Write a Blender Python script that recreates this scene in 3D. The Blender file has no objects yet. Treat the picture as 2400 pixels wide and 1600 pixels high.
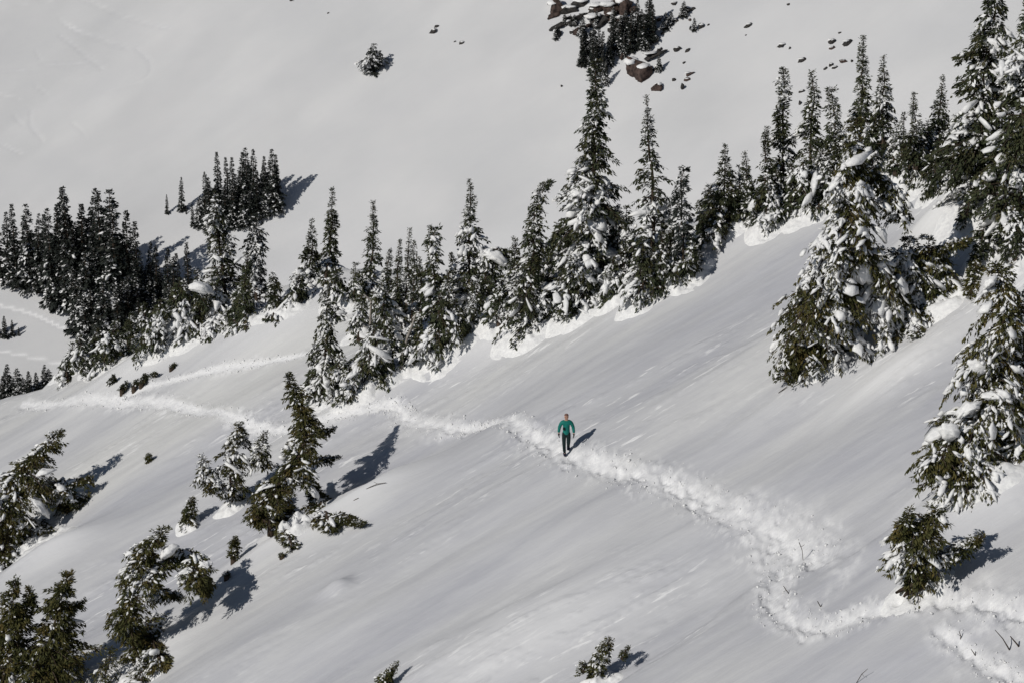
import bpy, math, random
import numpy as np
from mathutils import Vector, Matrix

C = bpy.context.scene
R = math.radians
# ------------------------------------------------------------------ camera, light, exposure
PITCH = 17.0
FPX = 5854.0                      # focal length in pixels of a 2400 wide picture
cam_d = bpy.data.cameras.new('camera'); cam = bpy.data.objects.new('camera', cam_d)
C.collection.objects.link(cam); C.camera = cam
cam_d.sensor_width = 36; cam_d.lens = 36 * FPX / 2400
cam_d.clip_start = 1; cam_d.clip_end = 3000
cam.location = (0, 0, 0); cam.rotation_euler = (R(90 - PITCH), 0, 0)

SUN = Vector((-0.66, -0.53, 0.535)).normalized()      # direction towards the sun
w = bpy.data.worlds.new('World'); C.world = w; w.use_nodes = True
nt = w.node_tree; bg = nt.nodes['Background']
sky = nt.nodes.new('ShaderNodeTexSky'); sky.sky_type = 'NISHITA'; sky.sun_disc = False
sky.sun_elevation = math.asin(SUN.z); sky.sun_rotation = math.atan2(SUN.x, SUN.y)
sky.altitude = 1800; sky.dust_density = 0.4; sky.ozone_density = 1.0
nt.links.new(sky.outputs[0], bg.inputs[0]); bg.inputs[1].default_value = 0.05
sd = bpy.data.lights.new('sun', 'SUN'); sun = bpy.data.objects.new('sun', sd)
C.collection.objects.link(sun); sd.energy = 4.6; sd.angle = R(0.5); sd.color = (1, 0.965, 0.91)
sun.rotation_euler = SUN.to_track_quat('Z', 'Y').to_euler()
C.view_settings.view_transform = 'Standard'; C.view_settings.look = 'None'
C.view_settings.exposure = -0.58; C.view_settings.gamma = 1
C.view_settings.use_curve_mapping = False

rng = np.random.default_rng(7)
random.seed(7)

# ------------------------------------------------------------------ helpers
def hash2(i, j, s):
    h = (i.astype(np.int64) * 374761393 + j.astype(np.int64) * 668265263 + s * 1442695041) & 0x7fffffff
    h = ((h ^ (h >> 13)) * 1274126177) & 0x7fffffff
    h = ((h ^ (h >> 16)) * 2246822519) & 0x7fffffff
    return (h & 0xffffff) / float(0xffffff) * 2 - 1

def noise(x, y, s=0):
    i = np.floor(x); j = np.floor(y); fx = x - i; fy = y - j
    fx = fx * fx * fx * (fx * (fx * 6 - 15) + 10); fy = fy * fy * fy * (fy * (fy * 6 - 15) + 10)
    a = hash2(i, j, s); b = hash2(i + 1, j, s); c = hash2(i, j + 1, s); d = hash2(i + 1, j + 1, s)
    return (a * (1 - fx) + b * fx) * (1 - fy) + (c * (1 - fx) + d * fx) * fy

def fbm(x, y, s=0, o=4):
    r = 0; a = 1; t = 0
    for k in range(o):
        r = r + a * noise(x * 2 ** k + 17.3 * k, y * 2 ** k - 9.1 * k, s + k); t += a; a *= .5
    return r / t

TH = R(PITCH); CT, ST = math.cos(TH), math.sin(TH)
def ray(px, py):
    u = (np.asarray(px, float) - 1200) / FPX; v = (800 - np.asarray(py, float)) / FPX
    return u, CT + v * ST, -ST + v * CT
def at(px, py, y):                       # the point of the sight line through (px, py) at depth y
    dx, dy, dz = ray(px, py)
    return np.stack(np.broadcast_arrays(dx / dy * y, y, dz / dy * y), -1)

GA, GB = 0.45, 0.15                       # near slope: rise per metre to the right / away
FU = np.array([GA, GB]) / math.hypot(GA, GB)
PZ = -0.3560 * 95
NC = PZ - GA * 2.1 - GB * 95
# gentle mounds on the near slope: (px, py, rx m, ry m, height m)
def N0(x, y):
    return NC + GA * x + GB * y
def cast_plane(px, py):
    dx, dy, dz = ray(px, py)
    y = NC / (dz / dy - GA * dx / dy - GB)
    return dx / dy * y, y
mounds_px = [
    # px, py, along, across, h
    (860, 1165, 2.6, 1.7, .75), (780, 1400, .6, .35, .25), (1340, 1235, 3, 1.2, .3), (1250, 1480, 5, 2.2, .45), (650, 1262, 2.6, 1.5, .95), (690, 745, 5.0, 3.0, 1.1), (330, 860, 4, 2.5, .5),
    (1300, 690, 3.5, 1.8, .7), (1440, 650, 2.5, 1.6, .7), (1560, 665, 2.0, 1.4, .4), (1190, 760, 2.5, 1.6, .5), (1010, 820, 3, 1.5, .4),
    (870, 905, 2.6, 1.3, .45), (1760, 530, 3, 1.6, .5), (1880, 480, 3, 1.6, .6),
    (2140, 435, 2.0, 1.5, 1.7), (2290, 450, 1.8, 1.4, 1.5), (2200, 560, 1.6, 1.3, 1.5), (2320, 570, 1.6, 1.4, 1.4),
    (2400, 660, 2.2, 1.4, .9), (2250, 1130, 2.4, 1.2, .5), (2330, 1180, 2.4, 1.6, .6), (2110, 860, 2.6, 1.2, .4),
    (1860, 900, 2.0, 1.0, .3), (470, 800, 3, 1.8, .5), (150, 1290, 2.2, 1.2, .4), (330, 1560, 2.0, 1.1, .4), (800, 1400, .5, .35, .22),
    (2390, 420, 2, 1.6, .9), (2060, 395, 2.2, 1.5, .6), (1110, 800, 2.0, 1.0, .3), (60, 1330, 2, 1.2, .3),
]
MND = []
for px, py, ra, rb, h in mounds_px:
    mx, my = cast_plane(px, py); MND.append((float(mx), float(my), ra, rb, h))
# edges of old slabs running down the fall line: a soft step
steps_px = [((1300, 1680), (1830, 1310), .50, 1.0), ((560, 1330), (1150, 995), .40, 1.3), ((1000, 1500), (1420, 1285), .26, 1.6), ((60, 1640), (700, 1330), .22, 1.5), ((0, 1330), (260, 1180), .3, 1.0),
            ((1700, 1000), (2050, 780), .30, 1.2), ((2000, 1300), (2300, 1110), .3, 1.0), ((1180, 860), (1480, 700), .2, 1.0)]
STP = []
for a_, b_, h, wd in steps_px:
    ax, ay = cast_plane(*a_); bx, by = cast_plane(*b_); STP.append((float(ax), float(ay), float(bx), float(by), h, wd))

def N1(x, y):
    z = N0(x, y)
    u = x * FU[0] + y * FU[1]; v = -x * FU[1] + y * FU[0]
    z = z + .55 * fbm((u + 4) / 15, v / 6 + 4.4, 14, 2) + .60 * fbm(u / 26 + 3, v / 10 + .3 * noise(u / 30, v / 30, 5), 11, 2) + .16 * fbm(u / 10, v / 2.8, 21, 2)
    for mx, my, ra, rb, h in MND:
        dx = x - mx; dy = y - my
        p = dx * FU[0] + dy * FU[1]; q = -dx * FU[1] + dy * FU[0]
        z = z + h * np.exp(-(p / ra) ** 2 - (q / rb) ** 2)
    for ax, ay, bx, by, h, wd in STP:
        L = math.hypot(bx - ax, by - ay); tx, ty = (bx - ax) / L, (by - ay) / L
        p = (x - ax) * tx + (y - ay) * ty; q = -(x - ax) * ty + (y - ay) * tx
        q = q + .35 * noise(p / 2.5, q * 0, 9)
        env = 1 / (1 + np.exp(-(p + 1) / 1.2)) / (1 + np.exp((p - L + 1) / 1.5))
        z = z - h * env * np.exp(-(np.maximum(q, 0) / (3.5 * wd)) ** 2) / (1 + np.exp(-q / (.12 * wd))) 
    return z

crest_px = [(-300, 1050), (0, 958), (100, 932), (150, 885), (220, 850), (320, 806), (480, 770), (600, 735), (690, 702), (850, 680), (1000, 680),
            (1150, 680), (1180, 680), (1300, 655), (1500, 600), (1620, 555), (1700, 522), (1800, 500), (1900, 465), (2000, 425), (2150, 375), (2400, 318), (2800, 200)]
ct, cy = [], []
for px, py in crest_px:
    x_, y_ = cast_plane(px, py); ct.append(float(x_ / y_)); cy.append(float(y_))
def drop(x, y):
    yc = np.interp(x / np.maximum(y, 1), ct, cy) + 1.2
    d = np.maximum(y - yc, 0)
    return .8 * (np.sqrt(d * d + 9) - 3) + 0.0012 * np.minimum(d, 60) ** 2
FC = -89 - .6 * 350 + .3 * 35
def Fz(x, y):
    z = FC + .6 * y + .3 * x + .0036 * np.minimum(x + 38, 0) ** 2
    u = x * .86 + y * .5; v = -x * .5 + y * .86
    z = z + 3.2 * fbm(u / 90 + 1.7, v / 45 + 2.2, 31, 2) + .9 * fbm(u / 30, v / 9, 33, 2) + .12 * fbm(u / 9, v / 3.5, 35, 2)
    # hollow to the upper left, shallow shelf below the far tree group
    z = z + 1.6 * np.exp(-((x + 44) / 9) ** 2 - ((y - 343) / 4) ** 2)
    z = z - 7 * np.exp(-((x + 110) / 38) ** 2 - ((y - 385) / 30) ** 2)
    return z
def H(x, y):
    n = N1(x, y) - drop(x, y)
    f = Fz(x, y)
    k = 2.0
    return np.where(y < 170, n, np.maximum(n, f) + k * np.exp(-np.abs(n - f) / k) * .5)
def H1(x, y): return float(H(np.array([x]), np.array([y]))[0])

def castN(px, py):
    y = cast_plane(px, py)[1] * 1.0
    dx, dy, dz = ray(px, py)
    for _ in range(30):
        x = dx / dy * y
        e = dz / dy * y - float(N1(np.array([x]), np.array([y]))[0])
        y = y + e / (.30 + GB + GA * dx / dy + .1)
    return float(dx / dy * y), float(y)
def castF(px, py):
    dx, dy, dz = ray(px, py)
    ys = np.arange(230, 600, .3); z = dz / dy * ys - Fz(dx / dy * ys, ys)
    i = int(np.argmax(z < 0)); y = ys[i]
    return float(dx / dy * y), float(y)

# ------------------------------------------------------------------ materials
def mat(name, rough=.8, spec=.3):
    m = bpy.data.materials.new(name); m.use_nodes = True
    b = m.node_tree.nodes['Principled BSDF']
    b.inputs['Roughness'].default_value = rough; b.inputs['Specular IOR Level'].default_value = spec
    return m, m.node_tree, b
def nd(t, ty, **k):
    n = t.nodes.new(ty)
    for a, v in k.items(): setattr(n, a, v)
    return n
def noise_node(t, vec, scale, detail=3, rough=.55):
    n = nd(t, 'ShaderNodeTexNoise'); n.inputs['Scale'].default_value = scale
    n.inputs['Detail'].default_value = detail; n.inputs['Roughness'].default_value = rough
    if vec is not None: t.links.new(vec, n.inputs['Vector'])
    return n
def ramp(t, src, stops):
    r = nd(t, 'ShaderNodeValToRGB')
    e = r.color_ramp.elements
    while len(e) < len(stops): e.new(.5)
    for q, (p, c) in zip(e, stops): q.position = p; q.color = (*c, 1) if len(c) == 3 else c
    t.links.new(src, r.inputs[0]); return r
def mixc(t, f, a, b):
    m = nd(t, 'ShaderNodeMix', data_type='RGBA')
    if isinstance(f, float): m.inputs[0].default_value = f
    else: t.links.new(f, m.inputs[0])
    for s, v in ((6, a), (7, b)):
        if isinstance(v, tuple): m.inputs[s].default_value = (*v, 1)
        else: t.links.new(v, m.inputs[s])
    return m.outputs[2]

# ground snow: wind crust, wisps of loose snow and painted sunlit ridges along the fall line, trodden snow by attribute
def snow_ground():
    m, t, b = mat('ground snow', .55, .35)
    tc = nd(t, 'ShaderNodeTexCoord')
    mp = nd(t, 'ShaderNodeMapping'); mp.vector_type = 'TEXTURE'
    mp.inputs['Rotation'].default_value = (0, 0, math.atan2(FU[1], FU[0])); mp.inputs['Scale'].default_value = (7, 1, 3)
    t.links.new(tc.outputs['Object'], mp.inputs['Vector'])
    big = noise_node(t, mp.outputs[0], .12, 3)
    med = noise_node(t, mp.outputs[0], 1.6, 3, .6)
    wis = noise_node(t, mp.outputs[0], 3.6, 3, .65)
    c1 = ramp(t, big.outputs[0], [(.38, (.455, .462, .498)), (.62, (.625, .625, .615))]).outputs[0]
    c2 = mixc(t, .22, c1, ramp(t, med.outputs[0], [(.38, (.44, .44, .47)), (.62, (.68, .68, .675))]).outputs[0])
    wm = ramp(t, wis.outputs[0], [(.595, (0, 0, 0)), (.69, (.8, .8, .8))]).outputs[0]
    a1 = nd(t, 'ShaderNodeAttribute'); a1.attribute_name = 'wisp_glint'
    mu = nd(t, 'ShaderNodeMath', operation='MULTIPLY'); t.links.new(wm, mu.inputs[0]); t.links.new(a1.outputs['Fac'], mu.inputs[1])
    c3 = mixc(t, mu.outputs[0], c2, (.84, .84, .84))  # white streaks: loose snow plus sun on low ridges, put into the colour
    a2 = nd(t, 'ShaderNodeAttribute'); a2.attribute_name = 'trodden'
    gr = noise_node(t, tc.outputs['Object'], 7, 3, .7)
    cg = ramp(t, gr.outputs[0], [(.3, (.70, .70, .72)), (.6, (.86, .86, .86))]).outputs[0]
    c4 = mixc(t, a2.outputs['Fac'], c3, cg)
    a3 = nd(t, 'ShaderNodeAttribute'); a3.attribute_name = 'fresh'
    c5 = mixc(t, a3.outputs['Fac'], c4, (.78, .78, .785))
    a4 = nd(t, 'ShaderNodeAttribute'); a4.attribute_name = 'far'
    fn = noise_node(t, tc.outputs['Object'], .05, 4, .55)
    cf = ramp(t, fn.outputs[0], [(.35, (.60, .605, .615)), (.65, (.655, .655, .66))]).outputs[0]
    mf = nd(t, 'ShaderNodeMath', operation='MULTIPLY'); mf.inputs[1].default_value = .92; t.links.new(a4.outputs['Fac'], mf.inputs[0])
    iv = nd(t, 'ShaderNodeMath', operation='MULTIPLY_ADD'); t.links.new(a2.outputs['Fac'], iv.inputs[0]); iv.inputs[1].default_value = -1; iv.inputs[2].default_value = 1
    m3 = nd(t, 'ShaderNodeMath', operation='MULTIPLY'); t.links.new(mf.outputs[0], m3.inputs[0]); t.links.new(iv.outputs[0], m3.inputs[1])
    c6 = mixc(t, m3.outputs[0], c5, cf)
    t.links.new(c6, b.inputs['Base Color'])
    f1 = noise_node(t, mp.outputs[0], 9, 4, .6)
    bp = nd(t, 'ShaderNodeBump'); bp.inputs['Strength'].default_value = .35; bp.inputs['Distance'].default_value = .05
    t.links.new(f1.outputs[0], bp.inputs['Height']); t.links.new(bp.outputs[0], b.inputs['Normal'])
    return m
M_GROUND = snow_ground()

def snow_tree():
    m, t, b = mat('snow on branches', .6, .3)
    tc = nd(t, 'ShaderNodeTexCoord'); n = noise_node(t, tc.outputs['Object'], 5, 4, .6)
    t.links.new(ramp(t, n.outputs[0], [(.3, (.66, .66, .67)), (.65, (.84, .84, .83))]).outputs[0], b.inputs['Base Color'])
    bp = nd(t, 'ShaderNodeBump'); bp.inputs['Strength'].default_value = .6; bp.inputs['Distance'].default_value = .06
    t.links.new(n.outputs[0], bp.inputs['Height']); t.links.new(bp.outputs[0], b.inputs['Normal'])
    return m
M_SNOW = snow_tree()

def foliage(name, a, b_, c):
    m, t, b = mat(name, .75, .2)
    tc = nd(t, 'ShaderNodeTexCoord'); n = noise_node(t, tc.outputs['Object'], 1.6, 4, .7)
    oi = nd(t, 'ShaderNodeObjectInfo')
    r = ramp(t, n.outputs[0], [(.3, a), (.52, b_), (.72, c)])
    hs = nd(t, 'ShaderNodeHueSaturation')
    mr = nd(t, 'ShaderNodeMapRange'); mr.inputs[3].default_value = .75; mr.inputs[4].default_value = 1.2
    t.links.new(oi.outputs['Random'], mr.inputs[0]); t.links.new(mr.outputs[0], hs.inputs['Value'])
    t.links.new(r.outputs[0], hs.inputs['Color']); t.links.new(hs.outputs[0], b.inputs['Base Color'])
    return m
M_NEAR = foliage('olive fir needles', (.030, .038, .014), (.060, .058, .018), (.115, .082, .024))
M_MID = foliage('green fir needles', (.022, .032, .018), (.042, .048, .022), (.080, .068, .028))
M_FAR = foliage('dark fir needles', (.016, .020, .018), (.022, .027, .023), (.034, .034, .026))
def plain(name, lo, hi, scale=4, rough=.8, spec=.2, bump=0):
    m, t, b = mat(name, rough, spec)
    tc = nd(t, 'ShaderNodeTexCoord'); n = noise_node(t, tc.outputs['Object'], scale, 4, .6)
    t.links.new(ramp(t, n.outputs[0], [(.35, lo), (.65, hi)]).outputs[0], b.inputs['Base Color'])
    if bump:
        bp = nd(t, 'ShaderNodeBump'); bp.inputs['Strength'].default_value = .7; bp.inputs['Distance'].default_value = bump
        t.links.new(n.outputs[0], bp.inputs['Height']); t.links.new(bp.outputs[0], b.inputs['Normal'])
    return m
M_BARK = plain('fir bark', (.035, .025, .018), (.085, .062, .045), 6, bump=.03)
M_DEAD = plain('weathered grey wood', (.20, .18, .16), (.36, .33, .30), 6, bump=.02)
M_ROCK = plain('brown rock', (.024, .018, .016), (.095, .065, .055), 1.6, bump=.25)
M_ROCKG = plain('dark grey rock', (.016, .017, .018), (.060, .054, .050), 1.6, bump=.25)

# ------------------------------------------------------------------ mesh helpers
def mesh_np(name, V, F, m, smooth=False):
    me = bpy.data.meshes.new(name)
    V = np.asarray(V, np.float32); F = np.asarray(F, np.int32)
    me.vertices.add(len(V)); me.vertices.foreach_set('co', V.ravel())
    k = F.shape[1]
    me.loops.add(F.size); me.loops.foreach_set('vertex_index', F.ravel())
    me.polygons.add(len(F)); me.polygons.foreach_set('loop_start', np.arange(0, F.size, k, dtype=np.int32))
    me.polygons.foreach_set('loop_total', np.full(len(F), k, np.int32))
    if smooth: me.polygons.foreach_set('use_smooth', np.ones(len(F), bool))
    me.materials.append(m); me.update(calc_edges=True)
    return me
def link(name, data, parent=None):
    o = bpy.data.objects.new(name, data); C.collection.objects.link(o)
    if parent: o.parent = parent
    return o
def thing(name, label, cat, loc, group=None, rz=0, scale=None):
    o = link(name, None); o.empty_display_size = .3
    o.location = loc; o.rotation_euler = (0, 0, rz)
    if scale: o.scale = scale
    o['label'] = label; o['category'] = cat
    if group: o['group'] = group
    return o

# ------------------------------------------------------------------ terrain
def catmull(P, n=8):
    P = np.array(P, float); Q = np.vstack([2 * P[0] - P[1], P, 2 * P[-1] - P[-2]]); out = []
    for i in range(1, len(Q) - 2):
        for t in np.linspace(0, 1, n, endpoint=False):
            out.append(.5 * ((2 * Q[i]) + (-Q[i-1] + Q[i+1]) * t + (2*Q[i-1] - 5*Q[i] + 4*Q[i+1] - Q[i+2]) * t*t + (-Q[i-1] + 3*Q[i] - 3*Q[i+1] + Q[i+2]) * t**3))
    out.append(Q[-2]); return np.array(out)
def path_world(pts, caster):                 # (px, py, half width m)
    return catmull([(*caster(p[0], p[1]), p[2]) for p in pts])
WF = .74
NEAR_PATHS = [path_world([(a_, b_, c_ * WF) for a_, b_, c_ in p], castN) for p in [
    [(60, 945, .5), (200, 935, .55), (340, 942, .55), (450, 960, .5), (560, 985, .5), (640, 1010, .5), (740, 985, .45), (850, 962, .4), (925, 950, .5), (960, 985, .6), (1050, 1002, .55), (1110, 1003, .4)],
    [(1110, 1000, .4), (1190, 985, .5), (1260, 1030, .65), (1330, 1063, .75), (1450, 1105, .8), (1600, 1150, .8), (1720, 1205, .85), (1830, 1262, .95), (1920, 1310, .9)],
    [(1880, 1280, .9), (1840, 1340, .8), (1815, 1400, .65), (1850, 1450, .6), (1930, 1468, .6), (2050, 1432, .55), (2200, 1405, .5), (2330, 1420, .6), (2440, 1450, .6)],
    [(2200, 1480, .3), (2270, 1530, .4), (2340, 1570, .5), (2420, 1600, .5)],
    [(270, 940, .3), (350, 905, .35), (450, 880, .35), (560, 856, .35), (660, 840, .3), (780, 815, .25)],
]]
SCUFFS = [path_world(p, castN) for p in [
    [(1600, 1130, .6), (1750, 1180, .9), (1860, 1215, 1.0), (1945, 1240, .8)], [(1900, 1230, .6), (1985, 1300, .7), (1965, 1370, .6), (1900, 1420, .6)],
    [(1790, 1290, .5), (1795, 1390, .7), (1830, 1450, .6), (1920, 1480, .5)], [(2100, 1430, .5), (2260, 1400, 1.0), (2340, 1440, 1.6), (2430, 1480, 1.8)],
    [(2210, 1470, .5), (2260, 1560, .6)], [(930, 960, .5), (960, 1000, .7), (1040, 1020, .6)]]]
FAR_PATHS = [path_world(p, castF) for p in [
    [(-80, 700, .30), (0, 718, .30), (60, 732, .30), (120, 757, .30), (180, 792, .28), (240, 830, .2)],
    [(-60, 818, .25), (0, 826, .25), (100, 846, .25), (160, 850, .2)],
    [(140, 48, .35), (180, 75, .4), (230, 92, .4), (295, 112, .4)],
    [(180, -10, .35), (260, 28, .35), (320, 50, .35), (400, 66, .3)],
    [(140, 85, .3), (190, 122, .35), (242, 162, .4)],
    [(320, 115, .35), (352, 150, .35), (345, 180, .3), (300, 202, .3), (240, 222, .2)],
    [(72, 262, .3), (74, 300, .35), (102, 332, .3)], [(0, 172, .2), (110, 158, .25), (250, 138, .2)], [(0, 222, .3), (45, 235, .3)],
    [(30, 270, .2), (52, 295, .25)], [(80, 200, .2), (110, 225, .25)], [(0, 340, .25), (50, 362, .25)], [(170, 290, .2), (200, 318, .2)],
    [(80, 120, .2), (95, 140, .2)], [(0, 22, .2), (60, 12, .2), (120, 2, .2)]]]

ts = np.concatenate([-np.geomspace(1.1, .245, 34)[:-1], np.linspace(-.24, .24, 570), np.geomspace(.245, 1.1, 34)[1:]])
ys = np.concatenate([np.linspace(38, 64, 22), np.arange(64.2, 137, .135), np.linspace(137.5, 300, 110), np.arange(300.4, 440, .6), np.geomspace(441, 1000, 40)])
Yg, Tg = np.meshgrid(ys, ts, indexing='ij'); Xg = Tg * Yg
Z = H(Xg, Yg)
U = Xg * FU[0] + Yg * FU[1]; W = -Xg * FU[1] + Yg * FU[0]
near = np.clip((150 - Yg) / 10, 0, 1)
# wind relief along the fall line
wn = fbm(U / 2.4, W / .42, 41, 3); wn2 = fbm(U / 6, W / 1.1, 45, 3)
wn3 = np.clip(fbm(U / 1.5, W / .30, 47, 2) - .22, 0, 1)
Z = Z + near * (.016 * wn + .07 * wn2 + .16 * wn3 * np.clip(fbm(U / 9, W / 5, 51, 2) * 2.2 + .35, 0, 1))
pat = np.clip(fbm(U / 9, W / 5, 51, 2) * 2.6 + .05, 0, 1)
wisp_glint = near * pat
def field(paths, mask):
    D = np.full(mask.sum(), 9.); S = np.full(mask.sum(), 9.)
    x = Xg[mask]; y = Yg[mask]
    for P in paths:
        lo = P[:, :2].min(0) - 3; hi = P[:, :2].max(0) + 3
        sel = (x > lo[0]) & (x < hi[0]) & (y > lo[1]) & (y < hi[1])
        xs_, ys_ = x[sel], y[sel]; best = np.full(len(xs_), 9.); sg = np.full(len(xs_), 9.)
        for a, b in zip(P[:-1], P[1:]):
            d = b[:2] - a[:2]; L2 = max(d @ d, 1e-6)
            t = np.clip(((xs_ - a[0]) * d[0] + (ys_ - a[1]) * d[1]) / L2, 0, 1)
            ex = xs_ - a[0] - t * d[0]; ey = ys_ - a[1] - t * d[1]
            dist = np.hypot(ex, ey) / (a[2] + t * (b[2] - a[2]))
            s = np.sign(d[0] * ey - d[1] * ex)
            k = dist < best; best = np.where(k, dist, best); sg = np.where(k, dist * s, sg)
        cur = D[sel]; k = best < cur; D[sel] = np.where(k, best, cur); cs = S[sel]; S[sel] = np.where(k, sg, cs)
    return D, S
mk = (Yg > 60) & (Yg < 150) & (np.abs(Tg) < .26)
D, S = field(NEAR_PATHS, mk)
x = Xg[mk]; y = Yg[mk]
edge = D + .75 * fbm(x / .6, y / .9, 61, 3) + .35 * noise(x / .13, y / .22, 63)
core = np.clip((.95 - D + .25 * noise(x / .5, y / .8, 66)) / .55, 0, 1)
tr = np.clip((1.25 - edge) / .6, 0, 1)
rough = np.exp(-((D - .95) / .55) ** 2)
pth = noise(x / .9, y / 1.4, 67)
scat = np.clip((2.3 - D + .5 * pth) / 1.2, 0, 1) * np.clip((noise(x / .12, y / .2, 68) + noise(x / .3, y / .5, 69) * .6 - .28) * 3, 0, 1)
D3, S3 = field(SCUFFS, mk)
pit = np.zeros(len(x))                                   # boot holes, left and right in turn
for P in NEAR_PATHS[:4] + SCUFFS[2:4]:
    sl = np.concatenate([[0], np.cumsum(np.linalg.norm(np.diff(P[:, :2], axis=0), axis=1))])
    for q, s_ in enumerate(np.arange(.2, sl[-1], .36)):
        s_ = s_ + rng.normal(0, .12); amp_ = rng.uniform(.25, 1.2); wz_ = rng.uniform(.8, 1.35)
        c_ = np.array([np.interp(s_, sl, P[:, 0]), np.interp(s_, sl, P[:, 1])]); c2_ = np.array([np.interp(s_ + .1, sl, P[:, 0]), np.interp(s_ + .1, sl, P[:, 1])])
        t_ = c2_ - c_; t_ /= np.linalg.norm(t_) + 1e-9; o_ = (.17 if q % 2 else -.17) + rng.normal(0, .17)
        cx, cy_ = c_[0] - t_[1] * o_, c_[1] + t_[0] * o_
        sel = (np.abs(x - cx) < .45) & (np.abs(y - cy_) < .45)
        a_ = (x[sel] - cx) * t_[0] + (y[sel] - cy_) * t_[1]; b_ = -(x[sel] - cx) * t_[1] + (y[sel] - cy_) * t_[0]
        rr_ = np.sqrt((a_ / .19) ** 2 + (b_ / .12) ** 2) / wz_
        pit[sel] = np.minimum(pit[sel], -.085 * amp_ * np.exp(-rr_ ** 4)) + .010 * amp_ * np.exp(-((rr_ - 1.5) / .35) ** 2)
sc3 = np.clip((1.2 - D3 + .5 * fbm(x / .7, y / 1.1, 62, 3)) / .7, 0, 1)
tr = np.maximum(tr, sc3 * .8)
dz = -.075 * np.clip(1.15 - D, 0, 1) * 1.3 + .02 * np.exp(-((S - 1.25) / .3) ** 2) + .022 * scat + pit
lump = noise(x / .13, y / .22, 71) * .6 + noise(x / .28, y / .4, 73)
dz = dz + tr * (.018 + .036 * rough) * (lump + .5 * noise(x / .075, y / .13, 79))
ft = np.abs(noise(x / .32, y / .5, 75))                                  # footprints
dz = dz - core * .05 * np.clip(ft * 2 - .6, 0, 1)
dz = dz * np.clip(1 - (y - 96) / 14 * .6, .4, 1)
Zm = Z[mk] + dz; Z[mk] = Zm
trod = np.zeros_like(Z); trod[mk] = np.maximum(tr * (.22 + .45 * np.clip(lump * 1.3 + .1, 0, 1)), core * (.75 + .25 * noise(x / .3, y / .5, 77))); trod[mk] = np.maximum(trod[mk], scat * .5)
far_t = np.clip((y - 104) / 8, 0, 1); trod[mk] = np.clip(trod[mk] * (1 + .35 * far_t) + .5 * far_t * core, 0, 1)
pathm = np.zeros_like(Z); pathm[mk] = (D < 1.25)
mk2 = (Yg > 300) & (Yg < 439) & (np.abs(Tg) < .26)
D2, S2 = field(FAR_PATHS, mk2)
D4, S4 = field(FAR_PATHS[:2], mk2)
g = np.clip(1.3 - D2, 0, 1); Zf = Z[mk2] - .05 * g; Z[mk2] = Zf; trod[mk2] = np.clip(g * 1.4, 0, 1) * (.42 + .35 * noise(Xg[mk2] / 2, Yg[mk2] / 2, 81)); trod[mk2] = np.maximum(trod[mk2], np.clip((1.5 - D4) * 1.6, 0, 1))
farm = np.clip((Yg - 200) / 60, 0, 1)
fresh = farm * 0
for mx, my, ra, rb, h in MND:
    if h < .33: continue
    p = (Xg - mx) * FU[0] + (Yg - my) * FU[1]; q = -(Xg - mx) * FU[1] + (Yg - my) * FU[0]
    fresh = np.maximum(fresh, near * .75 * np.exp(-(p / ra) ** 2 - (q / rb) ** 2))

nr, ncol = Z.shape
idx = np.arange(nr * ncol).reshape(nr, ncol)
P3 = np.stack([Xg, Yg, Z], -1)
du = np.gradient(P3, axis=1); dv = np.gradient(P3, axis=0)
NN = np.cross(du, dv); NN /= np.linalg.norm(NN, axis=-1, keepdims=True); NN[NN[..., 2] < 0] *= -1
quads = np.stack([idx[:-1, :-1], idx[:-1, 1:], idx[1:, 1:], idx[1:, :-1]], -1)
onpath = pathm[:-1, :-1] > .5
split = ys[:-1] > 210
def sheet(name, sel, label=None):
    q = quads[sel]; used = np.unique(q); remap = np.full(nr * ncol, -1, np.int64); remap[used] = np.arange(len(used))
    me = mesh_np(name, P3.reshape(-1, 3)[used], remap[q], M_GROUND, True)
    me.normals_split_custom_set_from_vertices(NN.reshape(-1, 3)[used].tolist())
    for nm, arr in (('wisp_glint', wisp_glint), ('trodden', trod), ('fresh', fresh), ('far', farm)):
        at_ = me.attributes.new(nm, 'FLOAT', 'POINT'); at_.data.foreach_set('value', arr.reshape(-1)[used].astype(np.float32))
    o = link(name, me); o['kind'] = 'structure'
    if label: o['label'] = label
    return o
sp = np.broadcast_to(split[:, None], onpath.shape)
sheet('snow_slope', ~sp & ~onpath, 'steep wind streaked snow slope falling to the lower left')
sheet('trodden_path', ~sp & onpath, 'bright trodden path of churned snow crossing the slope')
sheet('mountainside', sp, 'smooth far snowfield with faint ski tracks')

def ground(x, y):                      # height of the finished sheet at (x, y)
    i = int(np.clip(np.searchsorted(ys, y) - 1, 0, nr - 2)); j = int(np.clip(np.searchsorted(ts, x / y) - 1, 0, ncol - 2))
    a = (y - ys[i]) / (ys[i+1] - ys[i]); b = (x / y - ts[j]) / (ts[j+1] - ts[j])
    return float((Z[i, j] * (1-b) + Z[i, j+1] * b) * (1-a) + (Z[i+1, j] * (1-b) + Z[i+1, j+1] * b) * a)

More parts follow.
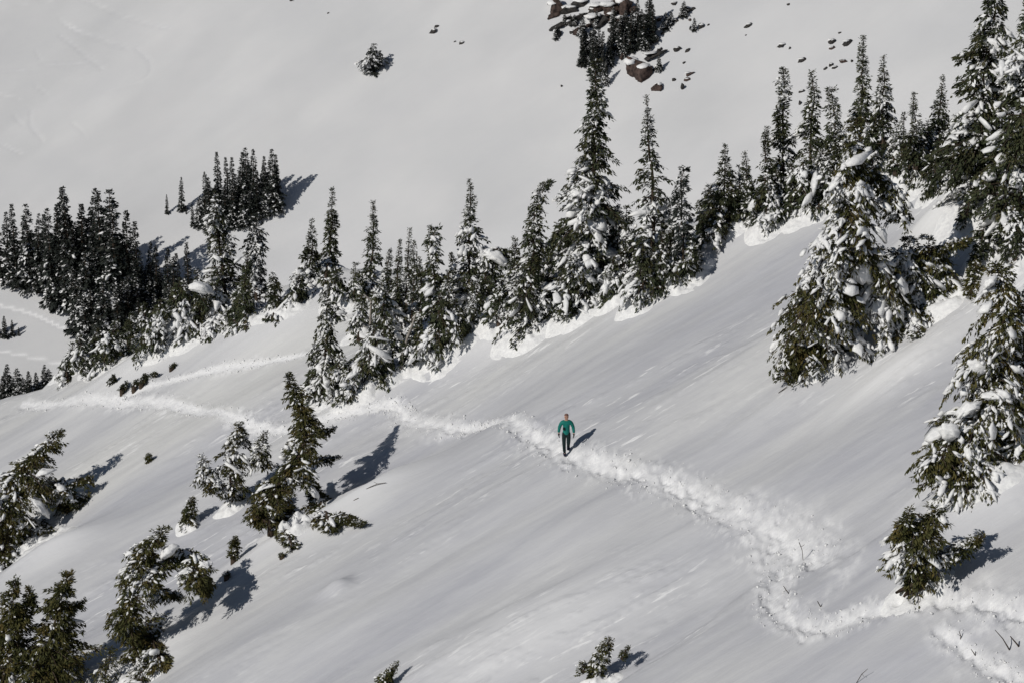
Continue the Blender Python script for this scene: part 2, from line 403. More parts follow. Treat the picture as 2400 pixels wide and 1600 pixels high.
# ------------------------------------------------------------------ trees
def ico(sub=1):
    v = [(1,0,0),(-1,0,0),(0,1,0),(0,-1,0),(0,0,1),(0,0,-1)]
    f = [(0,2,4),(2,1,4),(1,3,4),(3,0,4),(2,0,5),(1,2,5),(3,1,5),(0,3,5)]
    for _ in range(sub):
        v = [tuple(p) for p in v]; cache = {}; nf = []
        def mid(a, b):
            k = (min(a, b), max(a, b))
            if k not in cache:
                m_ = Vector(v[a]) + Vector(v[b]); m_.normalize(); v.append(tuple(m_)); cache[k] = len(v) - 1
            return cache[k]
        for a, b, c in f:
            x_, y_, z_ = mid(a, b), mid(b, c), mid(c, a); nf += [(a, x_, z_), (x_, b, y_), (z_, y_, c), (x_, y_, z_)]
        f = nf
    return np.array(v, float), np.array(f)
ICO0, ICO1, ICO2, ICO3 = ico(0), ico(1), ico(2), ico(3)

def blobs(cen, ax, up, size, r, tpl=ICO1, jit=.22):
    """ellipsoid lumps: centres (n,3), unit axis along, up, sizes (n,3)"""
    n = len(cen)
    if n == 0: return np.zeros((0, 3)), np.zeros((0, 3), int)
    sd_ = np.cross(up, ax); sd_ /= np.linalg.norm(sd_, axis=1, keepdims=True) + 1e-9
    up2 = np.cross(ax, sd_)
    tv, tf = tpl
    k = len(tv)
    sc = 1 + r.uniform(-jit, jit, (n, k, 1))
    L = tv[None] * sc * size[:, None, :]
    V = cen[:, None] + L[..., 0:1] * ax[:, None] + L[..., 1:2] * sd_[:, None] + L[..., 2:3] * up2[:, None]
    F = tf[None] + (np.arange(n) * k)[:, None, None]
    return V.reshape(-1, 3), F.reshape(-1, 3)

def tubes(P0, P1, r0, r1, n=4):
    """tapered sticks"""
    P0 = np.asarray(P0, float); P1 = np.asarray(P1, float); m_ = len(P0)
    d = P1 - P0; d /= np.linalg.norm(d, axis=1, keepdims=True) + 1e-9
    ref = np.where(np.abs(d[:, 2:3]) > .9, np.array([[1., 0, 0]]), np.array([[0, 0, 1.]]))
    a = np.cross(d, ref); a /= np.linalg.norm(a, axis=1, keepdims=True) + 1e-9; b = np.cross(d, a)
    an = np.arange(n) / n * 2 * np.pi
    ring = np.cos(an)[None, :, None] * a[:, None] + np.sin(an)[None, :, None] * b[:, None]
    V = np.concatenate([P0[:, None] + ring * np.asarray(r0)[:, None, None], P1[:, None] + ring * np.asarray(r1)[:, None, None]], 1)
    q = np.array([[i, (i + 1) % n, n + (i + 1) % n] for i in range(n)] + [[i, n + (i + 1) % n, n + i] for i in range(n)])
    F = q[None] + (np.arange(m_) * 2 * n)[:, None, None]
    return V.reshape(-1, 3), F.reshape(-1, 3)

def joinm(parts):
    Vs, Fs, o = [], [], 0
    for v, f in parts:
        if len(v) == 0: continue
        Vs.append(v); Fs.append(np.asarray(f) + o); o += len(v)
    return np.vstack(Vs), np.vstack(Fs)

PADS = []
def build_tree(spines, r, snow=.5, frost=.62, bsize=.86, dens=1., droop=.5, card=.22, cw=.034, whorl=.34, blob=1., pads=(), foot=0., lift=0., tpl=ICO1, wind=.5, trunk_r=None, ragged=.3):  # wind: whiter left side, windward rime plus sunlight put in as extra snow
    """spines: list of (n,4) arrays, local x,y,z and crown radius, top first. Returns the three meshes' data."""
    bark, leaf, snw = [], [], []
    for si, S_ in enumerate(spines):
        S_ = np.asarray(S_, float)
        seg = np.linalg.norm(np.diff(S_[:, :3], axis=0), axis=1); cum = np.concatenate([[0], np.cumsum(seg)]); T = cum[-1]
        def at_s(s): return np.stack([np.interp(s, cum, S_[:, k]) for k in range(4)], -1)
        tr_ = trunk_r or max(.05, .016 * T)
        ns = max(4, int(T / .5)); q = at_s(np.linspace(0, T, ns)); wob = r.normal(0, .03, (ns, 3)) * (np.linspace(0, 1, ns)[:, None] > .01)
        pt = q[:, :3] + wob; rr = np.linspace(.012, tr_, ns)
        bark.append(tubes(pt[:-1], pt[1:], rr[:-1], rr[1:], 6))
        sw = []; s_ = .04
        while s_ < T:
            sw.append(s_); s_ += min(max(float(at_s(s_)[3]) * .5, whorl * .33), whorl)
        nb = []
        for s in sw:
            rad = at_s(s)[3]; kb = max(4, int((4 + 4.6 * min(rad, 1.3)) * dens))
            nb.append(np.full(kb, s) + r.normal(0, whorl * .38, kb))
        sb = np.clip(np.concatenate(nb), .02, T)
        B = at_s(sb); n = len(sb)
        phi = r.uniform(0, 2 * np.pi, n)
        tier = 1 + .16 * np.sin(sb / whorl / 2.2 * 2 * np.pi + r.uniform(0, 6))
        lobe = 1 + ragged * noise(np.cos(phi) * 1.5 + sb * .9, np.sin(phi) * 1.5 + 7 * si, int(r.integers(1000)))
        L = B[:, 3] * r.uniform(.72, 1.12, n) * tier * lobe
        L = np.maximum(L, .06)
        out = np.stack([np.cos(phi), np.sin(phi), np.zeros(n)], 1)
        side = np.stack([-np.sin(phi), np.cos(phi), np.zeros(n)], 1)
        rise = np.where(sb < T * .05, .9, r.uniform(-.05, .35, n)) + lift
        dr = droop * r.uniform(.6, 1.5, n)
        def bp(t, k):         # point on branch k at fraction t
            return B[k, :3] + out[k] * (L[k] * t)[:, None] + np.stack([0*t, 0*t, L[k] * (rise[k] * t - dr[k] * t * t)], 1)
        def bt(t, k):
            d = out[k] + np.stack([0*t, 0*t, rise[k] - 2 * dr[k] * t], 1)
            return d / np.linalg.norm(d, axis=1, keepdims=True)
        ka = np.arange(n); z0 = np.zeros(n)
        p0, p1, p2 = bp(z0, ka), bp(z0 + .5, ka), bp(z0 + .95, ka)
        br = np.clip(.02 * L + .008, .008, .05)
        bark.append(tubes(p0, p1, br, br * .6, 3)); bark.append(tubes(p1, p2, br * .6, br * .2, 3))
        cnt = np.maximum(5, (dens * (6 + 34 * L) * (.22 / card))).astype(int)
        k = np.repeat(ka, cnt); m_ = len(k)
        t = r.uniform(.08, 1., m_) ** .8
        pos = bp(t, k); tan = bt(t, k)
        sdn = np.where(r.random(m_) < .5, -1., 1.)
        spread = L[k] * .42 * (1.05 - t) * r.random(m_) + .02
        pos = pos + side[k] * (sdn * spread)[:, None] * 1.0 + r.normal(0, .035, (m_, 3)) - np.stack([0*t, 0*t, spread * .3], 1)
        d = tan * r.uniform(.4, 1.1, m_)[:, None] + side[k] * (sdn * r.uniform(.2, 1.0, m_))[:, None] + r.normal(0, .22, (m_, 3))
        d[:, 2] -= r.uniform(0, .55, m_) * min(droop * 1.6, 1)
        d /= np.linalg.norm(d, axis=1, keepdims=True)
        tipf = np.clip(.28 + B[k, 3] * 1.6 * (.22 / card), .28, 1.1)
        d[:, 2] += (1 - tipf) * 1.1; d /= np.linalg.norm(d, axis=1, keepdims=True)
        ln = card * r.uniform(.55, 1.25, m_) * tipf; ww = cw * r.uniform(.7, 1.5, m_) * (.4 + .6 * tipf)
        nrm = r.normal(0, .6, (m_, 3)) + [0, 0, 1.]
        w_ = np.cross(d, nrm); w_ /= np.linalg.norm(w_, axis=1, keepdims=True) + 1e-9
        V = np.stack([pos, pos + d * (ln * .45)[:, None] + w_ * ww[:, None], pos + d * ln[:, None], pos + d * (ln * .45)[:, None] - w_ * ww[:, None]], 1)
        sd1 = int(r.integers(999)); patch = np.clip(noise(sb * 1.1 + si * 3, np.cos(phi) * 1.3, sd1) * 1.8 + noise(sb * 1.1, np.sin(phi) * 1.3 + 3, sd1 + 1) * 1.2 + .5, .06, 1.35)
        fro = r.random(m_) < frost * snow * (1 + wind * (-out[k, 0] * 1.1 - out[k, 1] * .3)) * patch[k]
        for arr, sel_ in ((leaf, ~fro), (snw, fro)):
            V_ = V[sel_]
            if arr is snw: V_ = V_ + np.array([0, 0, .02]); c0 = V_.mean(1, keepdims=True); V_ = c0 + (V_ - c0) * np.array([1, 1, 1.])  ; w2 = (V_[:, 1] - V_[:, 3]) * .35; V_[:, 1] += w2; V_[:, 3] -= w2
            q0 = (np.arange(len(V_)) * 4)[:, None]
            arr.append((V_.reshape(-1, 3), np.vstack([q0 + [0, 1, 2], q0 + [0, 2, 3]])))
        kp = ka[(r.random(n) < snow * .8 * patch * (1 + wind * (-out[:, 0] * .9 - out[:, 1] * .4))) & (L > .22)]
        if len(kp):
            mp_ = len(kp); t = r.uniform(.5, .8, mp_); pos = bp(t, kp); tan = bt(t, kp); Lp = np.clip(L[kp], .2, 1.2)
            size = np.stack([Lp * r.uniform(.24, .42, mp_), Lp * r.uniform(.08, .19, mp_) + .02, Lp * r.uniform(.04, .085, mp_) + .015], 1) * .92
            pos[:, 2] += size[:, 2] * .5 + .02
            snw.append(blobs(pos, tan, np.tile([0, 0, 1.], (mp_, 1)) + r.normal(0, .3, (mp_, 3)), size, r, tpl, .38))
        # snow lumps lying on the branches
        ms = np.maximum(1, (L * 6 * blob + r.random(n)).astype(int))
        ks = np.repeat(ka, ms); m2 = len(ks)
        bias = 1 + wind * (-out[ks, 0] * 1.0 - out[ks, 1] * .45)  # left bias carries both rime and the painted sunlit side
        clump = patch[ks] * 1.25
        keep = r.random(m2) < snow * bias * clump
        ks = ks[keep]; m2 = len(ks)
        if m2:
            t = r.uniform(.25, 1.0, m2); pos = bp(t, ks); tan = bt(t, ks)
            s0 = np.clip(L[ks], .25, 1.1)
            size = np.stack([s0 * r.uniform(.10, .32, m2), s0 * r.uniform(.05, .13, m2), s0 * r.uniform(.035, .08, m2) + .012], 1) * (.8 + .35 * snow) * bsize * r.lognormal(-.12, .38, (m2, 1)) * r.lognormal(0, .22, (m2, 3))
            tan = tan + side[ks] * r.normal(0, .8, m2)[:, None]; tan /= np.linalg.norm(tan, axis=1, keepdims=True)
            pos = pos + side[ks] * (r.normal(0, .2, m2) * s0)[:, None]; pos[:, 2] += size[:, 2] * .7 + .02
            up_ = np.tile([0, 0, 1.], (m2, 1)) + r.normal(0, .25, (m2, 3)); big_ = size[:, 0] > np.quantile(size[:, 0], .55)
            for q_, tp_ in ((big_, tpl), (~big_, ICO0)): snw.append(blobs(pos[q_], tan[q_], up_[q_], size[q_], r, tp_, .45))
    for (x_, y_, z_, a, b, ang) in pads:
        n = 9; c = np.array([[x_, y_, z_]]) + r.normal(0, .3, (n, 3)) * [a, a * .5, b]
        ax = np.tile([math.cos(ang), 0, math.sin(ang)], (n, 1)) + r.normal(0, .15, (n, 3)); ax /= np.linalg.norm(ax, axis=1, keepdims=True)
        sz = np.stack([np.full(n, a * .62), np.full(n, a * .5), np.full(n, b * .62)], 1) * r.uniform(.6, 1.1, (n, 1))
        tv, tf = ICO3
        nz = 1 + .28 * noise(tv[:, 0] * 2.1 + x_, tv[:, 1] * 2.1 + tv[:, 2] * 1.7, 4) + .12 * noise(tv[:, 0] * 5, tv[:, 2] * 5 + tv[:, 1] * 3 + x_, 6)
        q = tv * nz[:, None] * [a * 1.05, a * .7, b]; q[:, 2] -= .35 * np.abs(q[:, 0]) ** 1.5
        ca, sa = math.cos(ang), math.sin(ang)
        PADS.append((np.stack([x_ + q[:, 0] * ca - q[:, 2] * sa, y_ + q[:, 1], z_ + q[:, 0] * sa + q[:, 2] * ca], 1), tf))
    if foot > 0:
        S0 = np.asarray(spines[0])[-1]
        tr_ = trunk_r or .12
        bark.append(tubes([S0[:3]], [[S0[0], S0[1], min(S0[2] - .3, -foot)]], [tr_], [tr_ * 1.15], 7))
    return joinm(bark), joinm(leaf), (joinm(snw) if snw else None)

def skirt(root, x0, y0, z0, rx, h, r):
    nr_, na = 12, 40; rr = np.linspace(0, 1, nr_ + 1)[1:]; an = np.arange(na) / na * 2 * np.pi
    A, Rr = np.meshgrid(an, rr); px_ = x0 + rx * 1.1 * Rr * np.cos(A) * (1 + .2 * np.sin(2 * A + x0)); py_ = y0 + rx * Rr * np.sin(A)
    g_ = np.array([[ground(a, b) for a, b in zip(p, q)] for p, q in zip(px_, py_)])
    hz_ = h * (1 - Rr ** 2) ** 1.3 * (1 + .9 * noise(px_ / .55, py_ / .55, 91) + .6 * noise(px_ / .2, py_ / .2, 93)) - .06 * Rr ** 4
    V = np.stack([px_ - x0, py_ - y0, g_ - z0 + hz_], -1).reshape(-1, 3); V = np.vstack([[0, 0, h], V])
    F = [[0, 1 + j, 1 + (j + 1) % na] for j in range(na)]
    for i in range(nr_ - 1):
        for j in range(na):
            a, b, c, d = 1 + i * na + j, 1 + i * na + (j + 1) % na, 1 + (i + 1) * na + (j + 1) % na, 1 + (i + 1) * na + j
            F += [[a, d, c], [a, c, b]]
    link('snow_skirt', mesh_np('snow_skirt', V, F, M_SNOW, True), root)
def emit(root, data, leafmat, nm):
    b, l, s = data
    link('trunk', mesh_np(nm + '_trunk', *b, M_BARK, True), root)
    link('crown', mesh_np(nm + '_crown', *l, leafmat), root)['kind'] = 'stuff'
    if s is not None: link('snow_load', mesh_np(nm + '_snow', *s, M_SNOW, True), root)['kind'] = 'stuff'
    for v, f in PADS: link('snow_pillow', mesh_np(nm + '_pillow', v, f, M_SNOW, True), root)
    PADS.clear()

TREECOUNT = 0
def tree(label, base, spines, name='fir_tree', group=None, cat='tree', snow=.5, m=None, dd=0., where='N', lean=0., pads=(), foot_h=None, seed=None, **kw):
    """base: picture position of the foot; spines: lists of (px, py, crown radius px[, depth offset m]), top first"""
    global TREECOUNT; TREECOUNT += 1
    r = np.random.default_rng(seed or 1000 + TREECOUNT)
    x0, y0 = (castN if where == 'N' else castF)(*base); y0 += dd
    x0 = float(at(base[0], base[1], y0)[0]); z0 = ground(x0, y0)
    ppm = FPX / math.hypot(y0, z0)
    S_ = []
    for sp_ in spines:
        a = []
        for p in sp_:
            dy = (p[3] if len(p) > 3 else 0.) + lean * max(0., min(1., (base[1] - p[1]) / max(base[1] - min(t_[1] for t_ in sp_), 60)))
            q = at(p[0], p[1], y0 + dy)
            if where == 'N' and p[1] > base[1] - 140 and q[2] < ground(q[0], q[1]) + .12:      # low boughs lie on the snow in front
                q = at(p[0], p[1], min(castN(p[0], p[1])[1] - .35, y0 + dy))
            a.append((q[0] - x0, q[1] - y0, q[2] - z0, p[2] / ppm))
        a = np.array(a)
        # small wander in depth so the stem is not in one plane
        a[:, 1] += r.normal(0, .08, len(a)) * (1 + .5 * len(a))
        if not S_ and a[-1, 2] > .15 and a[-1, 3] > .25:        # the crown goes on down to the snow
            a = np.vstack([a, [a[-1, 0] * .6, a[-1, 1] * .5, .05, a[-1, 3] * 1.02]])
        S_.append(a)
    if m is M_NEAR: kw.setdefault('frost', .30)
    if m is M_FAR: kw.setdefault('frost', .4)
    kw.setdefault('frost', .36); kw.setdefault('ragged', .5)
    if m is M_NEAR: kw['dens'] = kw.get('dens', 1.) * 1.15; kw.setdefault('cw', .027); kw.setdefault('bsize', .74); kw['blob'] = kw.get('blob', 1.) * 1.35; kw.setdefault('card', .20)
    pd = []
    for (px, py, a, b, ang) in pads:
        tp_ = min(t_[1] for t_ in spines[0]); q = at(px, py, y0 - a / ppm * .55 + lean * max(0., min(1., (base[1] - py) / max(base[1] - tp_, 60)))); pd.append((q[0] - x0, q[1] - y0, q[2] - z0, a / ppm, b / ppm, R(ang)))
    root = thing(name, label, cat, (x0, y0, z0), group)
    mr_ = max(S_[0][-1, 3], S_[0][max(-2, -len(S_[0])), 3])
    if where == 'N' and mr_ > .3: skirt(root, x0, y0, z0, min(mr_ * 1.2 + .3, 1.9), foot_h if foot_h is not None else min(.12 + .1 * mr_ + .1 * snow, .3), r)
    emit(root, build_tree(S_, r, snow=snow, pads=pd, foot=.5, **kw), m or M_MID, name + str(TREECOUNT))
    return root
def cone(px, top, bot, w, k=6, lean=0, shape=.85, tip=2, jitter=.12):
    """a straight conical spine, top first"""
    rr = random.Random(int(px * 7 + top)); out = []; kx = rr.uniform(-.35, .45)
    for i in range(k):
        f = i / (k - 1); out.append((px + lean * (1 - f) + rr.uniform(-.16, .16) * w * (0 < i < k - 1) + kx * (1 - f) ** 2 * w, top + (bot - top) * f, tip + (w - tip) * f ** shape * (1 + rr.uniform(-jitter, jitter) * (0 < i < k - 1))))
    return out

# ---- far trees: prototypes then copies
def far_proto(h, w, seed, snow, shape=.8):
    r = np.random.default_rng(seed)
    k = 7; S_ = [(0, 0, h * (1 - i / (k - 1) * .93), .1 + (w - .1) * (i / (k - 1)) ** shape * (1 + r.uniform(-.15, .15))) for i in range(k)]
    return build_tree([S_], r, snow=snow, dens=.85, droop=.5, card=.42, cw=.10, whorl=.45, blob=.8, bsize=1.15, frost=.40, foot=1.2, tpl=ICO0, wind=.35, trunk_r=.16)
PROTO = []
for i, (h, w_, s, sn, shp) in enumerate([(10, 1.25, 1, .18, .75), (10, 1.0, 2, .10, .8), (10, 1.5, 3, .30, .7), (10, .85, 4, .10, .85), (10, 1.3, 5, .5, .7)]):
    b, l, sw_ = far_proto(h, w_, 50 + s, sn, shp)
    PROTO.append((mesh_np('far_trunk', *b, M_BARK, True), mesh_np('far_crown', *l, M_FAR), mesh_np('far_snow', *sw_, M_SNOW, True)))
rf = random.Random(5)
def far_tree(bx, by, top, label, group, kind=None, width=1.):
    x0, y0 = castF(bx, by); z0 = ground(x0, y0); ppm = FPX / math.hypot(y0, z0)
    h = (by - top) / ppm / (CT * 1.0)
    s = h / 10
    k = rf.randrange(5) if kind is None else kind
    ws = s * width * (1.35 if h < 7 else 1.1) * rf.uniform(.85, 1.1)
    o = thing('fir_tree', label, 'tree', (x0, y0, z0 - .1), group, rf.uniform(-.6, .6), (ws, ws, s)); o.rotation_euler[0] = rf.gauss(0, .02); o.rotation_euler[1] = rf.gauss(0, .028)
    for nm, me in zip(('trunk', 'crown', 'snow_load'), PROTO[k]):
        c_ = link(nm, me, o)
        if nm != 'trunk': c_['kind'] = 'stuff'
    return o
ORD = ['first', 'second', 'third', 'fourth', 'fifth', 'sixth', 'seventh', 'eighth', 'ninth', 'tenth', 'eleventh', 'twelfth', 'thirteenth',
       'fourteenth', 'fifteenth', 'sixteenth', 'seventeenth', 'eighteenth', 'nineteenth', 'twentieth', 'twenty-first', 'twenty-second']
GF = 'firs of the dark forest on the left'
tops = [(2, 470, 662), (22, 500, 668), (40, 484, 676), (71, 484, 682), (90, 507, 690), (115, 507, 690), (128, 495, 700), (150, 490, 700), (166, 447, 690), (180, 453, 700), (199, 484, 700), (226, 451, 690),
        (239, 457, 705), (262, 455, 700), (277, 491, 720), (304, 497, 700), (327, 526, 710), (352, 572, 700), (369, 583, 705), (394, 583, 710), (408, 602, 720), (425, 600, 725), (447, 575, 720)]
for i, (px, top, bot) in enumerate(tops):
    bot += 62 if px > 235 else 25 if px > 120 else 0
    if px > 340: bot += -10
    lab = f"dark fir, {ORD[i] if i < 22 else 'last'} spire from the left along the skyline of the left forest"
    if i == 22: lab = 'thin isolated dark spire at the right end of the left forest skyline'
    far_tree(px, bot, top, lab, GF, kind=[1, 0, 3, 2, 0][i % 5] if i < 16 else [3, 1][i % 2])
# inside of the forest: positions spread over its floor
def inside(px, py, poly):
    c = False; n = len(poly)
    for i in range(n):
        (x1, y1), (x2, y2) = poly[i], poly[(i + 1) % n]
        if (y1 > py) != (y2 > py) and px < (x2 - x1) * (py - y1) / (y2 - y1) + x1: c = not c
    return c
poly = [(-60, 640), (60, 668), (115, 700), (161, 745), (185, 800), (205, 850), (320, 860), (420, 800), (470, 730), (460, 690), (300, 690), (130, 660)]
pts = []
tries = 0
while len(pts) < 95 and tries < 6000:
    tries += 1
    px, py = rf.uniform(-60, 470), rf.uniform(640, 860)
    if inside(px, py, poly) and all(math.hypot(px - a, (py - b) * 1.0) > 15 for a, b in pts): pts.append((px, py))
pts.sort(key=lambda p: -p[1]); rows = []
for i in range(0, len(pts), 19): rows.append(sorted(pts[i:i + 19]))
for px, py, ri, ci in [(p[0], p[1], i, j) for i, row in enumerate(rows) for j, p in enumerate(row)]:
    hpx = rf.uniform(110, 200) if px < 330 else rf.uniform(70, 125)
    roof = np.interp(px, [0, 60, 120, 170, 260, 330, 350, 460], [520, 510, 525, 480, 490, 560, 610, 640])
    top = max(py - hpx, roof + rf.uniform(5, 60))
    if py - top < 45: top = py - 45
    far_tree(px, py, top, f'dark fir, {ORD[ci]} from the left in the {ORD[ri]} row from the front of the forest', GF, kind=rf.choice([0, 2, 0, 2, 1, 4]), width=1.1)
GG = 'firs of the isolated clump on the far snowfield'
grp = [(491, 404, 520, 4, 'snowiest left fir of the isolated far clump'), (515, 363, 505, 1, 'tall blunt spire third from the left of the isolated far clump'), (539, 372, 505, 3, 'left twin of two thin spires in the far clump'),
       (547, 373, 510, 3, 'right twin of two thin spires in the far clump'), (568, 363, 512, 1, 'dark spire just right of the two thin twins in the far clump'),
       (584, 353, 510, 0, 'tallest needle topped fir in the middle of the far clump'), (598, 356, 512, 1, 'dark fir beside the tallest one in the far clump'), (621, 371, 505, 3, 'short thin spire left of the rightmost fir of the far clump'),
       (643, 354, 500, 0, 'rightmost fir of the far clump with a shadow reaching up right'), (467, 462, 535, 2, 'low snowy fir at the left foot of the far clump'), (453, 480, 532, 1, 'small dark fir at the left edge of the far clump'),
       (426, 418, 499, 1, 'taller of the two small firs left of the far clump'), (392, 457, 503, 1, 'smaller of the two small firs left of the far clump'), (437, 485, 502, 1, 'stunted fir between the small pair and the far clump')]
for px, top, bot, k, lab in grp: far_tree(px, bot, top, lab, GG, k, 1.1 if px > 480 else .9)
for i in range(24):
    px = 478 + (i % 12 + rf.uniform(.1, .9)) * 14.5; bot = np.interp(px, [478, 545, 600, 652], [548, 542, 526, 500]) - (rf.uniform(0, 9) if i < 12 else rf.uniform(11, 24))
    far_tree(px, bot, bot - rf.uniform(75, 125), f"dark fir, {ORD[i % 12]} from the left in the {'front' if i < 12 else 'back'} row of the isolated far clump", GG, rf.choice([0, 1, 0, 3, 2]), 1.25)
for i, (px, top, bot, k) in enumerate([(12, 742, 795, 1), (-10, 735, 792, 0), (30, 752, 790, 1), (44, 766, 786, 1)]):
    far_tree(px, bot, top, ['dark little fir in the clump at the left edge below the ski track', 'fir cut by the left edge below the ski track', 'second fir of the clump at the left edge below the ski track', 'lowest rightmost shrub sized fir at the left edge below the ski track'][i], 'small firs on the lower left snowfield', k, 1.3)
for i, (px, top, bot) in enumerate([(8, 880, 958), (20, 856, 955), (46, 862, 955), (72, 868, 952), (36, 885, 958), (60, 885, 956), (90, 874, 944), (104, 858, 930), (118, 862, 920)]):
    far_tree(px, bot, top, f'{ORD[i]} small dark fir of the row peeping over the crest at the left edge', 'small firs behind the left end of the crest', [1, 0, 4][i % 3], 1.25)
# ---- far rocks and shrubs
def rock(label, px, py, wpx, hpx, m=None, cap=.5, group='rocks on the far snowfield', ang=0., name='rock', seed=0):
    r = np.random.default_rng(int(px * 13 + py * 7) + seed)
    x0, y0 = castF(px, py + hpx * .3); z0 = ground(x0, y0); ppm = FPX / math.hypot(y0, z0)
    big_ = wpx > 30; a, b = wpx / ppm * (.62 if big_ else .5), hpx / ppm * (.6 if big_ else .5)
    tv, tf = ICO3 if wpx > 24 else ICO2
    nz = 1 + .30 * noise(tv[:, 0] * 1.7 + px, tv[:, 1] * 1.7 + tv[:, 2] * 1.3, 3) + .16 * noise(tv[:, 0] * 4 + px, tv[:, 2] * 4 + tv[:, 1] * 2, 5)
    v = tv * nz[:, None]
    for _ in range(12):                                    # flat faces cut by planes
        n_ = r.normal(0, 1, 3); n_ /= np.linalg.norm(n_); d_ = r.uniform(.48, .85); e = v @ n_ - d_; v = v - np.maximum(e, 0)[:, None] * n_
    v = v * (1 + .10 * noise(tv[:, 0] * 7 + px, tv[:, 2] * 7 + tv[:, 1] * 5, 8))[:, None] * [a, max(a, b) * .8, b]; v[:, 2] += v[:, 0] * r.uniform(.1, .5)
    ca, sa = math.cos(R(ang)), math.sin(R(ang)); v = np.stack([v[:, 0] * ca - v[:, 2] * sa, v[:, 1], v[:, 0] * sa + v[:, 2] * ca], 1)
    root = thing(name, label, 'rock', (x0, y0, z0), group)
    v[:, 2] += b * .05
    link('rock_body', mesh_np('rock_body', v, tf, m or M_ROCK), root)
    if cap:
        top = v[:, 2] > np.quantile(v[:, 2], 1 - cap * .5)
        n = 1; zc = np.quantile(v[:, 2], .86)
        c = np.array([[r.uniform(-.35, .2) * a, .15 * a, zc]])
        ax = np.tile([1., 0, .1], (n, 1)); ax /= np.linalg.norm(ax, axis=1, keepdims=True)
        s_ = blobs(c, ax, np.tile([0, 0, 1.], (n, 1)), np.stack([np.full(n, a * .62), np.full(n, a * .75), np.full(n, b * .24)], 1), r, ICO2, .2)
        link('snow_cap', mesh_np('rock_snow', *s_, M_SNOW, True), root)
    return root
